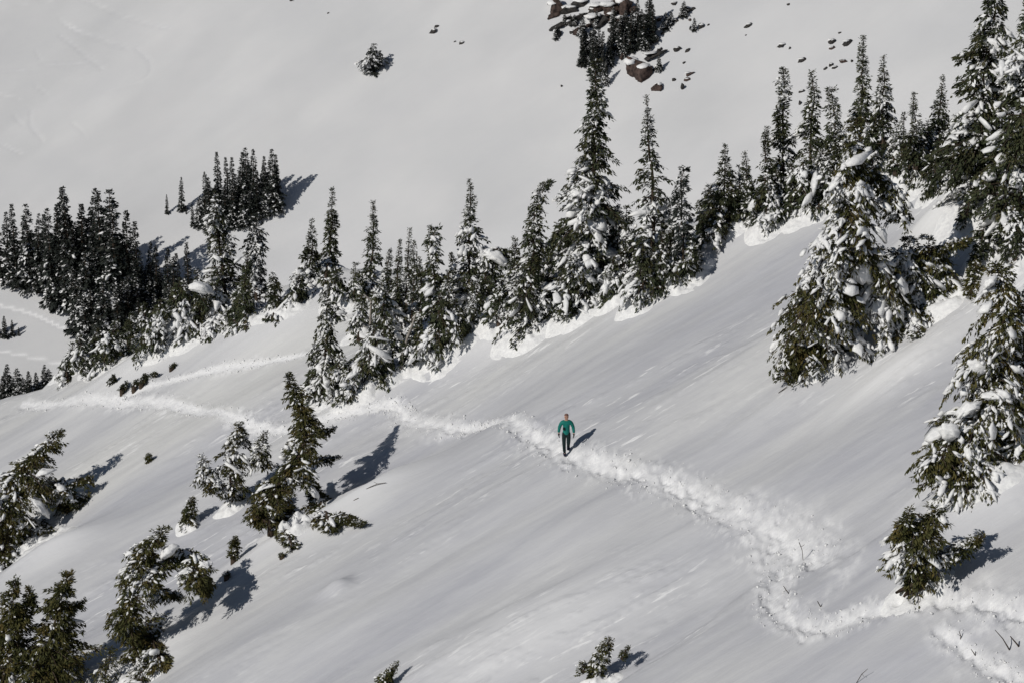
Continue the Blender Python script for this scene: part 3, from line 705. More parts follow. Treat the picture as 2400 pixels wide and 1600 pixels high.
RK = [  # label, px, py, w, h, grey?
    ('large brown boulder with a snow cleft at the centre of the rocky outcrop', 1487, 150, 44, 62, 0), ('broad brown boulder leaning right under the outcrop ledge', 1508, 165, 44, 50, 0),
    ('round dark red boulder lowest in the outcrop', 1541, 200, 28, 38, 0), ('oval grey boulder tilted right near the top of the outcrop', 1400, 42, 52, 34, 1),
    ('brown rock cut by the upper edge at the left of the outcrop', 1305, 14, 42, 42, 0), ('dark rock cut by the upper edge, second from the left', 1358, 6, 46, 30, 1),
    ('wide brown rock cut by the upper edge above the outcrop', 1432, 12, 46, 46, 0), ('dark brown rock cut by the upper edge, rightmost of the big ones', 1462, 10, 34, 56, 0),
    ('dark wedge rock low on the left flank of the outcrop', 1307, 76, 22, 34, 1), ('small dark rock right of the wedge on the left flank', 1341, 76, 16, 14, 1),
    ('flat dark rock below the left upper rocks', 1330, 42, 26, 14, 1), ('small flat rock under the second upper rock', 1364, 33, 18, 8, 1),
    ('narrow upright rock face with snow on both sides', 1537, 88, 20, 30, 0), ('small dark rock at the upper right tip of the outcrop face', 1553, 80, 14, 10, 1),
    ('flat ledge rock above the big boulder', 1527, 131, 46, 10, 1), ('dark notched rock right of the big boulder', 1541, 158, 22, 22, 1),
    ('dark stub at the right end of the ledge', 1548, 117, 18, 14, 1), ('large dark rock at the top right of the outcrop', 1606, 20, 26, 28, 1), ('curved dark rock under a snow cap at the top right', 1620, 22, 22, 12, 1),
    ('small dark rock left of the top right pair', 1580, 6, 20, 10, 1), ('slanted rock below the top right pair', 1582, 48, 18, 18, 1), ('tiny rock right of the slanted one', 1617, 46, 12, 8, 0),
    ('triangular dark rock right of the outcrop', 1643, 58, 20, 24, 1), ('tiny rock beside the triangular one', 1660, 60, 8, 8, 1), ('broad dark ledge between the two upper rocks at the left of the outcrop', 1332, 20, 50, 26, 1), ('dark slab joining the upper rocks in the middle of the outcrop', 1400, 14, 50, 24, 0), ('dark brown slab under the rightmost upper rock', 1450, 42, 44, 30, 0),
    ('grey slab on the right slope of the outcrop', 1500, 96, 40, 20, 1), ('dark slab under the upper right stunted firs', 1478, 84, 40, 26, 1), ('brown rib left of the cleft boulder', 1462, 122, 26, 34, 0), ('small dark rock under the oval boulder', 1388, 78, 24, 16, 1), ('thin upright stone left of the triangular one', 1617, 66, 6, 18, 1),
    ('left dark rock of the level pair right of the outcrop', 1586, 113, 24, 16, 1), ('right dark rock of the level pair right of the outcrop', 1612, 117, 15, 16, 1), ('small dot of rock under the level pair', 1603, 146, 9, 9, 1),
    ('upper bar shaped rock of the stacked group', 1615, 172, 22, 10, 0), ('lower bar shaped rock of the stacked group', 1608, 186, 20, 10, 0), ('upright stone under the stacked group', 1599, 200, 8, 22, 1), ('small hooked rock left of the stacked group', 1579, 186, 14, 12, 1),
    ('slanted dark rock alone right of the outcrop', 1753, 61, 22, 12, 1), ('speck of rock under the lone slanted rock', 1748, 82, 6, 6, 1), ('tiny rock near the upper edge right of centre', 1848, 10, 10, 8, 1),
    ('slanted dark rock left of the rock row on the right', 1832, 104, 26, 13, 1), ('small rock just right of the slanted one', 1851, 114, 8, 8, 1), ('dark rock shaped like an arrowhead', 1878, 141, 24, 14, 1),
    ('large dark rock on the left of the right hand rock row', 1948, 96, 26, 20, 1), ('large dark rock on the right of the right hand rock row', 1987, 97, 26, 18, 1), ('small rock above the right hand rock row', 1967, 76, 10, 6, 1),
    ('small rock under the right hand rock row', 1950, 112, 16, 10, 0), ('dark rock in the lower row, left', 1947, 150, 16, 14, 1), ('brown rock in the lower row, middle', 1975, 142, 22, 12, 0), ('small rock in the lower row, right', 1996, 142, 8, 10, 1),
    ('flat dark rock under the lower row', 1955, 160, 20, 10, 1), ('dark rock left of the lower row', 1935, 160, 12, 9, 1), ('flat dark rock behind the hook topped fir', 1877, 216, 20, 10, 1), ('thin stone below the flat rock behind the fir', 1874, 240, 7, 18, 1),
    ('left dark rock high on the middle of the snowfield', 1016, 72, 20, 16, 1), ('small rock joined above the left one on the middle of the snowfield', 1022, 62, 14, 7, 1), ('right dark rock high on the middle of the snowfield', 1082, 101, 16, 11, 1), ('speck of rock between the two high on the snowfield', 1066, 99, 7, 4, 1),
    ('tiny stone at the upper edge left of centre', 682, 0, 12, 6, 1), ('tiny speck of stone on the snow left of centre near the upper edge', 769, 31, 6, 5, 1), ('tiny stone left of the outcrop foot', 1316, 202, 6, 9, 1)]
for lab, px, py, w_, h_, gk in RK:
    rock(lab, px, py, w_, h_, M_ROCKG if gk else M_ROCK, cap=.5 if w_ > 15 else 0)
for i in range(26):
    f = (i + .5) / 26; px = 1290 + (i * 97 % 26) / 26 * 260; py = 8 + f * 60 + max(0, (px - 1420)) * .55 * ((i * 7 % 5) / 5)
    rock(f'dark jagged rock, {ORD[i] if i < 22 else ORD[i - 22]} down the outcrop {"face" if i < 22 else "foot"}', px, py, rf.uniform(14, 40), rf.uniform(10, 24), [M_ROCKG, M_ROCK][i % 2], cap=.5 if i % 3 == 0 else 0, seed=i)
# stunted spiky firs of the outcrop
def shrub_far(label, px, top, bot, w_, k=3):
    return far_tree(px, bot, top, label, 'stunted firs on the rocky outcrop', k, 1.0 * w_)
for i in range(32):
    if i < 11: px = 1362 + i * 6.2 + rf.uniform(0, 3); bot = rf.uniform(135, 212)
    else:
        px = 1425 + (i - 11) * 5.2 + rf.uniform(0, 3); bot = np.interp(px, [1430, 1522], [150, 118]) - rf.uniform(0, 45)
    shrub_far(f"spiky stunted fir, {ORD[i if i < 11 else i - 11]} from the left in the {'lower left' if i < 11 else 'upper right'} patch of the outcrop", px, bot - rf.uniform(50, 92), bot, rf.uniform(1.0, 1.5), rf.choice([1, 3, 0]))
for i in range(14):
    px = [1345, 1362, 1300, 1320, 1555, 1575, 1600, 1625, 1545, 1395, 1440, 1470, 1500, 1520][i]; bot = [60, 90, 95, 60, 70, 60, 40, 75, 170, 70, 60, 90, 75, 130][i]
    shrub_far(f'small scrubby fir, {ORD[i]} of those dotted around the outcrop rocks', px + rf.uniform(-4, 4), bot - rf.uniform(24, 44), bot, rf.uniform(1.2, 1.9), rf.choice([0, 2, 4]))
for lab, px, top, bot in [('thin stunted fir with two points at the upper right of the outcrop', 1524, 18, 78), ('tall thin stunted fir behind the big ridge fir', 1404, 70, 150), ('stunted fir on the left flank of the outcrop', 1338, 34, 62)]:
    shrub_far(lab, px, top, bot, 1.1)
tree('round dark shrub fir alone on the open snowfield', (872, 172), [[(874, 106, 4), (872, 120, 15), (868, 140, 24), (870, 160, 20), (872, 170, 12)], [(888, 122, 4), (884, 140, 14), (880, 158, 14)], [(848, 148, 4), (856, 158, 12)]], name='fir_shrub', cat='shrub', where='F', snow=.55, ragged=.7, m=M_FAR, dens=1., card=.38, cw=.08, whorl=.4, droop=.4)

# ---- ridge trees
GR = 'snow laden firs along the crest'
def rt(label, base, spines, **k):
    k.setdefault('group', GR); return tree(label, base, spines, **k)
rt('snowy fir in front of the far clump, broad at the foot', (528, 760), [[(503, 452, 4), (508, 500, 20), (512, 560, 32), (522, 640, 48), (530, 700, 56), (530, 745, 48)]], dd=4, snow=.45)
rt('blunt columnar fir right of the broad snowy one', (600, 745), [[(602, 512, 10), (600, 540, 20), (600, 600, 27), (602, 660, 36), (602, 725, 44)]], dd=5, snow=.32, m=M_FAR)
rt('low snow bent fir bush left of the columnar fir', (440, 800), [[(420, 655, 8), (428, 690, 35), (440, 730, 55), (440, 780, 60)], [(500, 668, 10), (510, 700, 30), (520, 745, 35)]], snow=.75, name='fir_bush', cat='bush', dd=1, pads=[(470, 672, 30, 12, -15)], droop=.9)
rt('drooping snow covered bush on the left shoulder of the crest', (380, 815), [[(380, 700, 8), (370, 740, 30), (360, 775, 38), (350, 805, 30)], [(520, 740, 8), (500, 765, 30), (480, 790, 30)]], snow=.7, name='fir_bush', cat='bush', droop=.9)
rt('dark drooping fir bush at the left end of the crest', (245, 862), [[(270, 760, 8), (262, 790, 30), (250, 820, 48), (240, 850, 45)], [(185, 790, 6), (190, 820, 26), (200, 850, 30)], [(310, 790, 8), (300, 820, 20)]], snow=.5, name='fir_bush', cat='bush', droop=.8)
rt('short fir with a spindly top, left of a taller twin', (722, 690), [[(732, 512, 3), (732, 560, 12), (728, 610, 26), (720, 650, 36), (708, 690, 42)]], dd=1.5, snow=.5)
rt('slender pointed fir, right of its shorter twin', (772, 680), [[(779, 442, 3), (779, 490, 9), (775, 540, 18), (772, 600, 24), (765, 655, 32)]], dd=2.5, snow=.32)
rt('snow plastered low fir at the foot of the pointed twins', (680, 722), [[(700, 650, 10), (692, 680, 26), (688, 710, 26)]], snow=.8, droop=.9, name='fir_bush', cat='bush')
rt('lone needle thin spire between the twins and the thicket', (868, 695), [[(876, 468, 2), (876, 520, 8), (872, 580, 17), (868, 640, 24), (866, 690, 30)]], dd=2, snow=.28)
for i, (px, top, bot, w_, lab) in enumerate([(908, 582, 740, 22, 'short snowy fir right of the needle thin spire'), (931, 562, 740, 16, 'slim fir at the left of the thicket'), (954, 540, 745, 17, 'tallest slim fir of the thicket'), (970, 562, 750, 16, 'slim fir leaning on the tallest of the thicket'),
                                     (990, 600, 760, 20, 'snowy fir before the curly topped one'), (1060, 590, 730, 22, 'small fir left of the star topped fir')]):
    rt(lab, (px, bot - 5), [cone(px, top, bot, w_)], dd=1, snow=.5)
rt('blunt fir with a curly snow knobbed top', (1017, 770), [[(1022, 540, 14), (1012, 556, 22), (1015, 600, 20), (1018, 660, 30), (1020, 740, 38)]], dd=1, snow=.55)
rt('tall pointed fir in the middle of the crest with wide middle whorl', (1098, 720), [[(1101, 425, 2), (1102, 470, 10), (1100, 515, 14), (1102, 540, 34), (1100, 590, 34), (1100, 640, 42), (1098, 700, 40)]], dd=1, snow=.45)
rt('arched fir bowed right under a thick snow hood', (1165, 700), [[(1200, 610, 14), (1185, 585, 22), (1160, 580, 28), (1150, 620, 34), (1160, 670, 34)]], dd=1, snow=.7, pads=[(1165, 600, 36, 13, -25)], droop=.9)
rt('fir whose bent tip hooks to the right', (1255, 725), [[(1290, 437, 9), (1275, 428, 14), (1266, 455, 18), (1252, 500, 16), (1248, 560, 32), (1255, 620, 52), (1258, 690, 50)]], snow=.38, dd=1)
rt('tallest fir on the crest standing before the rocky outcrop', (1388, 680), [[(1398, 150, 8), (1398, 190, 13), (1398, 235, 20), (1394, 300, 31), (1390, 370, 44), (1388, 430, 60), (1385, 500, 72), (1385, 560, 80), (1388, 640, 85)]], snow=.55, dens=1.15, dd=1, pads=[(1410, 590, 40, 14, 5)])
rt('sparse tall fir with bare stems right of the tallest', (1528, 655), [[(1515, 226, 2), (1518, 270, 9), (1520, 320, 17), (1525, 380, 30), (1530, 450, 42), (1530, 520, 50), (1530, 610, 55)]], snow=.5, dens=.75, ragged=.55, dd=1)
rt('narrow bluish fir right of the sparse one', (1602, 635), [[(1606, 400, 10), (1598, 430, 18), (1596, 490, 24), (1600, 550, 34), (1600, 610, 34)]], snow=.32, ragged=.5, m=M_FAR)
GS = 'snow plastered small firs below the crest trees'
low = [
 ('snow domed fir left of the lower thicket', (795, 745), [[(791, 630, 10), (785, 660, 28), (785, 700, 36), (785, 740, 36)], [(833, 622, 5), (832, 660, 18), (830, 700, 24)]], .6, 1),
 ('tall dense fir at the lower left end of the thicket', (760, 935), [[(768, 705, 10), (768, 740, 22), (766, 790, 36), (762, 850, 48), (752, 915, 52)]], .42, 0),
 ('snow clad fir behind the bare bent stem', (900, 850), [[(895, 660, 8), (895, 700, 34), (900, 760, 46), (900, 820, 50)]], .68, 0),
 ('dark drooping fir at the right of the lower thicket', (1025, 835), [[(1030, 690, 10), (1028, 730, 38), (1030, 770, 52), (1010, 815, 50)]], .42, 0),
 ('snow buried fir at the foot of the thicket', (860, 900), [[(880, 770, 12), (870, 800, 38), (862, 840, 50), (845, 885, 46)], [(800, 830, 8), (795, 870, 30)]], .72, 0),
 ('snow coated fir with a rounded head under the hooked tip fir', (1235, 755), [[(1250, 590, 10), (1245, 630, 28), (1238, 680, 42), (1230, 735, 48)]], .72, -.5),
 ('snow coated fir just below the tallest fir', (1340, 725), [[(1345, 600, 12), (1345, 640, 36), (1338, 690, 45)]], .72, -.5),
 ('pyramid shaped snow clad fir between the two tall firs', (1432, 695), [[(1437, 600, 6), (1436, 640, 20), (1432, 680, 30)]], .7, -.5),
 ('snowy fir under the sparse tall fir', (1505, 680), [[(1510, 560, 10), (1508, 610, 34), (1505, 660, 42)]], .62, -.5),
 ('little dark speckled fir at the right end of the crest thicket', (1612, 645), [[(1622, 560, 6), (1618, 595, 22), (1610, 630, 26)]], .5, -.5),
 ('wide snow fingered fir in the gap left of the tallest fir', (1310, 700), [[(1310, 520, 8), (1308, 560, 22), (1305, 620, 40), (1305, 680, 45)]], .62, .3),
 ('small fir with a snowy back right of the tallest fir', (1470, 650), [[(1468, 480, 6), (1468, 530, 20), (1465, 590, 32), (1462, 640, 34)]], .6, .6),
 ('snowy shrub fir low before the snow hooded arch', (1200, 745), [[(1205, 660, 8), (1200, 700, 22), (1195, 735, 22)]], .7, 0),
 ('small pale fir on the crest edge below the star topped fir', (1150, 720), [[(1120, 660, 8), (1118, 700, 22), (1120, 715, 20)]], .6, .5),
 ('dark fir shrub on the lower rim of the thicket', (960, 850), [[(965, 770, 8), (960, 810, 30), (955, 845, 28)]], .5, 0),
]
for lab, b_, s_, sn, d_ in low: rt(lab, b_, s_, snow=sn, dd=d_, group=GS, droop=.85, blob=1.35)
fill = [(742, 905, 800, 30, .5), (820, 925, 850, 34, .65), (905, 880, 800, 34, .6), (985, 835, 760, 30, .55), (1070, 800, 700, 34, .5), (1110, 765, 690, 26, .65), (1170, 745, 650, 30, .65), (1278, 735, 640, 34, .7),
        (1320, 745, 680, 26, .75), (1380, 715, 630, 34, .75), (1455, 690, 590, 34, .65), (1545, 672, 560, 38, .6), (1580, 655, 540, 34, .55), (1632, 630, 585, 18, .6), (840, 800, 690, 30, .55), (925, 790, 660, 30, .55),
        (1040, 770, 640, 30, .55), (1135, 720, 610, 24, .6), (1210, 700, 560, 30, .55), (1335, 690, 540, 34, .6), (1440, 640, 480, 28, .55), (1570, 620, 470, 26, .5)]
for i, (px, bot, top, w_, sn) in enumerate(fill):
    rt(f"snowy fir, {ORD[i] if i < 14 else ORD[i - 14]} from the left in the {'lower' if i < 14 else 'upper'} row of the crest thicket", (px, bot), [cone(px, top, bot - 4, w_, tip=5, shape=.6)], snow=sn, group=GS, droop=.85, dd=0 if i < 14 else .9)
fill2 = [(1655, 540, 440, 30, .3), (1722, 528, 440, 30, .45), (1765, 520, 420, 34, .6), (1822, 510, 400, 36, .6), (1862, 495, 380, 34, .65), (1915, 480, 350, 34, .55), (1965, 470, 320, 36, .5), (1995, 440, 300, 34, .5), (2100, 400, 300, 28, .5), (2135, 400, 290, 30, .45), (2178, 405, 290, 32, .45), (2225, 420, 300, 36, .4)]
for i, (px, bot, top, w_, sn) in enumerate(fill2):
    rt(f"bushy snowy fir, {ORD[i]} from the left under the right hand crest spires", (px, bot), [cone(px, top, bot - 4, w_, tip=5, shape=.6)], snow=sn, group=GS, droop=.8, dd=.6)
fill3 = [(345, 800, 710, 30, .5), (300, 822, 740, 30, .55), (400, 790, 690, 30, .6), (470, 782, 640, 36, .5), (560, 765, 660, 34, .45), (640, 745, 640, 30, .4), (575, 770, 600, 24, .4), (215, 850, 770, 36, .45), (160, 885, 810, 26, .5)]
for i, (px, bot, top, w_, sn) in enumerate(fill3):
    rt(f"drooping fir, {ORD[i]} between the left forest and pointed twins", (px, bot), [cone(px, top, bot - 4, w_, tip=5, shape=.6)], snow=sn, group=GS, droop=.85, dd=.8)
# right hand ridge
rt('green pointed fir at the left end of the right hand crest group', (1690, 538), [[(1700, 344, 2), (1699, 390, 14), (1695, 440, 26), (1688, 490, 45), (1680, 528, 52)]], snow=.22, dens=1.15)
for lab, px, top, bot, w_, sn in [('small dark fir between the green pointed fir and the knob topped one', 1753, 358, 505, 28, .35), ('thin tipped fir left of the knob topped fir', 1791, 294, 480, 26, .45),
        ('dark fir behind the green pointed one', 1728, 395, 515, 22, .25)]:
    rt(lab, (px, bot), [cone(px, top, bot - 8, w_)], snow=sn)
rt('fir with a knobbed top in the right hand crest group', (1837, 480), [[(1838, 166, 6), (1836, 185, 14), (1838, 230, 14), (1836, 280, 24), (1837, 340, 30), (1837, 400, 36), (1837, 460, 42)]], snow=.42, dd=1)
rt('pointed fir standing before the flat rock', (1906, 470), [[(1906, 178, 5), (1910, 220, 15), (1903, 280, 24), (1900, 340, 34), (1898, 400, 42), (1895, 460, 44)]], snow=.5, dd=1)
rt('slim dark fir left of the two needle spires', (1950, 450), [[(1950, 212, 8), (1955, 260, 17), (1955, 320, 26), (1950, 400, 32), (1950, 440, 34)]], snow=.42, dd=1)
rt('left of the two needle spires above the big fir', (2022, 400), [[(2019, 80, 2), (2019, 120, 8), (2022, 170, 12), (2022, 220, 20), (2018, 290, 32), (2018, 360, 40)]], snow=.35, dd=1.5)
rt('right of the two needle spires above the big fir', (2070, 380), [[(2069, 130, 2), (2068, 170, 8), (2068, 215, 19), (2068, 280, 26), (2068, 350, 34)]], snow=.35, dd=1.5)
for lab, px, top, bot, w_, sn in [('small spire right of the needle spires', 2114, 266, 400, 16, .35), ('fir with a double tip near the right edge', 2151, 220, 395, 27, .35), ('wider pointed fir next to the double tipped one', 2201, 185, 395, 36, .4),
        ('short fir in the gap left of the big edge firs', 2240, 270, 420, 30, .4)]:
    rt(lab, (px, bot), [cone(px, top, bot - 8, w_)], snow=sn, dd=1.5)
mid = [
 ('snow rounded fir below the knob topped fir', (1800, 525), [[(1800, 420, 10), (1800, 455, 34), (1795, 505, 42)]], .62),
 ('snow plastered fir below the pointed fir', (1880, 500), [[(1885, 380, 10), (1880, 420, 36), (1875, 475, 44)]], .68),
 ('snow clad fir filling the gap left of the big fir', (1935, 485), [[(1945, 370, 10), (1940, 410, 30), (1935, 465, 36)]], .62),
 ('frosted fir under the needle spires', (2050, 420), [[(2035, 300, 12), (2040, 340, 34), (2045, 395, 40)]], .65),
 ('dark little fir between the snow mounds right of the big fir', (2190, 450), [[(2195, 350, 8), (2192, 390, 26), (2188, 435, 32)]], .35),
 ('dark fir in shade between two mounds near the right edge', (2260, 430), [[(2262, 340, 10), (2260, 380, 30), (2258, 420, 34)]], .45),
 ('bare twigged snowy fir between mounds near the right edge', (2270, 520), [[(2275, 430, 6), (2270, 465, 22), (2265, 505, 28)]], .6),
 ('snowy fir shrub on the mound above the right hand big fir', (2330, 590), [[(2325, 500, 8), (2325, 540, 26), (2320, 575, 30)]], .62),
 ('twiggy frosted fir at the right edge above the big fir', (2385, 600), [[(2380, 490, 10), (2385, 540, 34), (2380, 590, 36)]], .62),
 ('small dark shrub on the crest right of the bluish fir', (1745, 520), [[(1770, 480, 6), (1765, 500, 16), (1760, 515, 16)]], .4),
]
for lab, b_, s_, sn in mid: rt(lab, b_, s_, snow=sn, group='small firs between the mounds on the right', droop=.85, blob=1.3)
rt('huge snow flecked fir cut by the upper edge at the right', (2300, 490), [[(2335, -70, 6), (2330, 0, 28), (2325, 80, 48), (2310, 170, 68), (2300, 250, 85), (2295, 330, 92), (2300, 420, 88)]], snow=.42, dens=1.2, dd=1, group='big firs at the right edge')
rt('tall snowy fir cut by the right edge', (2400, 560), [[(2410, -10, 10), (2405, 80, 38), (2400, 180, 55), (2395, 300, 70), (2385, 400, 80), (2375, 490, 75)]], snow=.55, dens=1.1, group='big firs at the right edge')
# the three big firs of the slope
GB_ = 'large firs on the right of the slope'
rt('big leaning fir with a dark shaded hollow and long skirt of snowy branches', (1925, 852),
   [[(2012, 285, 14.2), (2005, 340, 26.4), (2000, 400, 38.5), (1985, 480, 58.8), (1965, 570, 79.1), (1945, 660, 99.5), (1922, 730, 99.5), (1905, 785, 84), (1890, 822, 52)],
    [(2045, 395, 20.3, .5), (2075, 430, 38.5, .6), (2098, 470, 44.6, .6), (2105, 505, 36.6, .6)],
    [(2010, 560, 30.5), (2060, 640, 63), (2090, 710, 71.1), (2110, 760, 55.8)],
    [(2100, 600, 30.5, .8), (2160, 640, 55.8, 1), (2180, 700, 58.8, 1), (2170, 750, 40.6, .8)],
    [(1870, 790, 25.4, -.5), (1850, 840, 32.5, -.7), (1838, 890, 18.2, -.8)],
    [(2140, 740, 18.2, 0), (2150, 780, 16.3, 0)], [(2130, 560, 12.2, 1.2), (2140, 610, 55.8, 1.2), (2150, 680, 63, 1.), (2140, 740, 45.7, .6)], [(1990, 330, 18.2), (1985, 400, 45.7), (1975, 470, 55.8)]],
   snow=.60, dens=1.15, m=M_NEAR, group=GB_, pads=[(2010, 632, 46, 24, -28), (2065, 545, 26, 10, -50), (1892, 715, 18, 26, 20), (1915, 792, 22, 14, 0)], droop=.75)
rt('arch backed dark fir right of the big leaning one', (2225, 700), [[(2270, 575, 12, 1), (2235, 560, 22, 1), (2200, 590, 30, 1), (2215, 640, 42, 1), (2225, 690, 34, 1)], [(2285, 600, 10, 1), (2290, 650, 24, 1), (2280, 690, 20, 1)]], snow=.3, m=M_NEAR, group=GB_, dens=1.1)
rt('shaded fir filling the hollow between the big leaning and the arch backed fir', (2190, 740), [[(2175, 560, 14, .8), (2185, 620, 48, .8), (2190, 680, 55, .6), (2185, 720, 40, .4)]], snow=.3, m=M_NEAR, group=GB_, dd=.6)
rt('dark fir right of the snow hump above the arch backed fir', (2300, 620), [[(2310, 520, 10), (2305, 560, 30), (2300, 605, 34)]], snow=.4, group=GB_)
rt('big fir with snow pillows leaning at the right edge', (2290, 1130),
   [[(2340, 632, 15.4), (2350, 665, 39.6), (2355, 730, 57.2), (2345, 800, 72.6), (2330, 870, 85.8), (2320, 940, 101.2), (2290, 1010, 104.5), (2260, 1070, 101.2), (2240, 1110, 66)],
    [(2395, 700, 20, .6), (2400, 780, 50, .6), (2400, 880, 60, .6), (2395, 960, 66, .6), (2385, 1050, 64, .6)], [(2240, 1000, 33, -.8), (2200, 1060, 50.6, -.8), (2165, 1100, 37.4, -.8)]],
   lean=2.2, ragged=.7, snow=.36, dens=1.2, m=M_NEAR, group=GB_, pads=[(2318, 662, 20, 10, 45), (2290, 858, 20, 26, 60), (2265, 955, 34, 12, 35), (2330, 925, 34, 10, -10), (2225, 1010, 20, 26, 60)], droop=.75)
rt('low fir bush with exposed brown roots at the lower right', (2150, 1385),
   [[(2200, 1205, 18.4), (2170, 1220, 41.4), (2150, 1250, 59.8), (2150, 1290, 64.4), (2150, 1330, 46)], [(2130, 1190, 9.2), (2120, 1220, 20.7), (2110, 1270, 34.5)], [(2300, 1252, 6.9), (2275, 1275, 20.7), (2240, 1300, 32.2), (2200, 1310, 34.5)]],
   lean=-.6, snow=.34, dens=1.15, m=M_NEAR, group=GB_, name='fir_bush', cat='bush', pads=[(2165, 1275, 22, 10, 10)], lift=.1)
# ---- lower left trees
GL = 'wind bent firs on the lower left of the slope'
rt('wind flagged fir with fan branches pointing right at the left edge', (85, 1285),
   [[(135, 1022, 10.8), (110, 1045, 32.3), (75, 1075, 48.4), (45, 1110, 59.1), (25, 1160, 69.9), (20, 1220, 78), (15, 1280, 67.2), (10, 1320, 40.3)],
    [(215, 1118, 8.1, -.2), (180, 1122, 26.9, -.2), (130, 1130, 43, -.2), (80, 1130, 40.3)], [(205, 1160, 8.1, -.3), (170, 1160, 26.9, -.3), (130, 1150, 37.6)], [(185, 1190, 8.1), (150, 1175, 29.6)], [(120, 1240, 13.4), (90, 1220, 34.9), (60, 1240, 48.4)]],
   lean=3.2, ragged=.7, snow=.36, m=M_NEAR, group=GL, dens=1.1, pads=[(100, 1105, 26, 7, 20), (95, 1180, 34, 8, -50)])
rt('dark leaning fir with a ragged crown left of the centre', (688, 1232),
   [[(676, 880, 4.2), (682, 905, 16.8), (700, 945, 31.5), (712, 985, 39.9), (715, 1030, 44.1), (700, 1075, 48.3), (675, 1115, 54.6), (640, 1150, 48.3), (610, 1190, 37.8), (595, 1215, 21)],
    [(785, 1004, 5.2), (760, 1010, 14.7), (730, 1020, 23.1)], [(798, 1066, 4.2), (770, 1072, 12.6), (740, 1080, 23.1)],
    [(715, 1110, 12.6), (745, 1165, 27.3), (770, 1210, 33.6), (780, 1235, 18.9)], [(855, 1222, 4.2), (825, 1215, 14.7), (795, 1205, 23.1)],
    [(640, 1170, 23.1), (660, 1220, 27.3), (678, 1262, 25.2), (688, 1280, 10.5)]],
   lean=4.3, ragged=.7, foot_h=.6, snow=.26, m=M_NEAR, group=GL, dens=1.25, pads=[(735, 1150, 22, 7, -50)], lift=.05)
rt('snowy young fir leaning on the left of the dark ragged fir', (545, 1185),
   [[(562, 985, 6.2), (560, 1015, 20.7), (550, 1045, 31.1), (545, 1080, 37.3), (540, 1130, 35.2), (550, 1170, 22.8)], [(475, 1075, 8.3), (485, 1110, 31.1), (500, 1150, 26.9)], [(620, 1010, 8.3), (615, 1050, 22.8), (610, 1090, 26.9)]],
   lean=-1., snow=.55, m=M_NEAR, group=GL, dens=.85)
rt('hooked fir whose crown arches over to the right', (350, 1565),
   [[(388, 1243, 10.8), (370, 1254, 24.2), (345, 1275, 32.3), (325, 1325, 37.7), (310, 1380, 43), (298, 1430, 45.7), (300, 1480, 48.4), (310, 1540, 34.9), (318, 1590, 21.5)],
    [(478, 1392, 10.8), (482, 1360, 29.5), (475, 1325, 34.9), (450, 1292, 29.5), (420, 1295, 32.3), (385, 1320, 37.7), (350, 1345, 34.9)],
    [(420, 1395, 10.8), (400, 1385, 21.5), (370, 1385, 32.3)], [(345, 1470, 29.5), (365, 1520, 34.9), (380, 1565, 24.2)]],
   lean=2.6, ragged=.6, snow=.30, m=M_NEAR, group=GL, dens=1.2, pads=[(392, 1290, 26, 12, 35), (480, 1325, 14, 12, -40)], lift=.05)
rt('three pointed brown green fir in the lower left corner', (90, 1640),
   [[(36, 1362, 7.1), (34, 1400, 25.9), (28, 1450, 37.4), (20, 1520, 63.2), (15, 1600, 71.9)], [(70, 1376, 5.8), (66, 1410, 18.6), (55, 1450, 25.9)],
    [(160, 1345, 7.1), (150, 1380, 23), (138, 1420, 37.4), (125, 1480, 54.6), (110, 1540, 86.2), (90, 1600, 115)], [(196, 1412, 4.4), (170, 1425, 14.4), (150, 1440, 20.1)]],
   snow=.09, m=M_NEAR, group=GL, dens=1.3, lift=.25, droop=.5)
rt('low snow weighed branches at the foot of the hooked fir', (270, 1610), [[(260, 1530, 8), (250, 1560, 26), (240, 1595, 30)], [(330, 1540, 8), (330, 1570, 24), (335, 1600, 24)]], snow=.6, m=M_NEAR, group=GL, dens=.7, name='fir_bush', cat='bush')
for lab, b_, s_ in [('small fir sprig in the snow left of the ragged fir', (440, 1232), [[(452, 1165, 5), (445, 1190, 14), (440, 1220, 18)]]), ('sapling poking out above the long tree shadow', (548, 1320), [[(553, 1258, 4), (550, 1280, 14), (545, 1305, 12)]]),
        ('tiny dark shrub alone on the slope below the crossing tracks', (346, 1085), [[(350, 1062, 3), (346, 1078, 9)]]), ('speck of a sapling below the ragged fir', (660, 1308), [[(660, 1295, 3), (660, 1304, 6)]]),
        ('tip of a buried sapling right of the long tree shadow', (530, 1355), [[(534, 1338, 3), (530, 1350, 6)]])]:
    rt(lab, b_, s_, snow=.3, m=M_NEAR, group='saplings poking through the lower slope', name='sapling', cat='sapling', whorl=.15, card=.14, cw=.03)
rt('olive sapling at the lower edge right of centre', (1405, 1600), [[(1428, 1494, 5), (1420, 1520, 18), (1405, 1550, 28), (1395, 1590, 28)], [(1475, 1520, 3), (1455, 1535, 10)], [(1365, 1555, 4), (1368, 1580, 16)]], snow=.4, m=M_NEAR, group='saplings poking through the lower slope', name='sapling', cat='sapling', whorl=.2, card=.18)
rt('frosted sprig at the lower edge left of centre', (905, 1610), [[(930, 1562, 3), (905, 1575, 14), (895, 1600, 18)]], snow=.45, m=M_NEAR, group='saplings poking through the lower slope', name='sapling', cat='sapling', whorl=.15, card=.14)
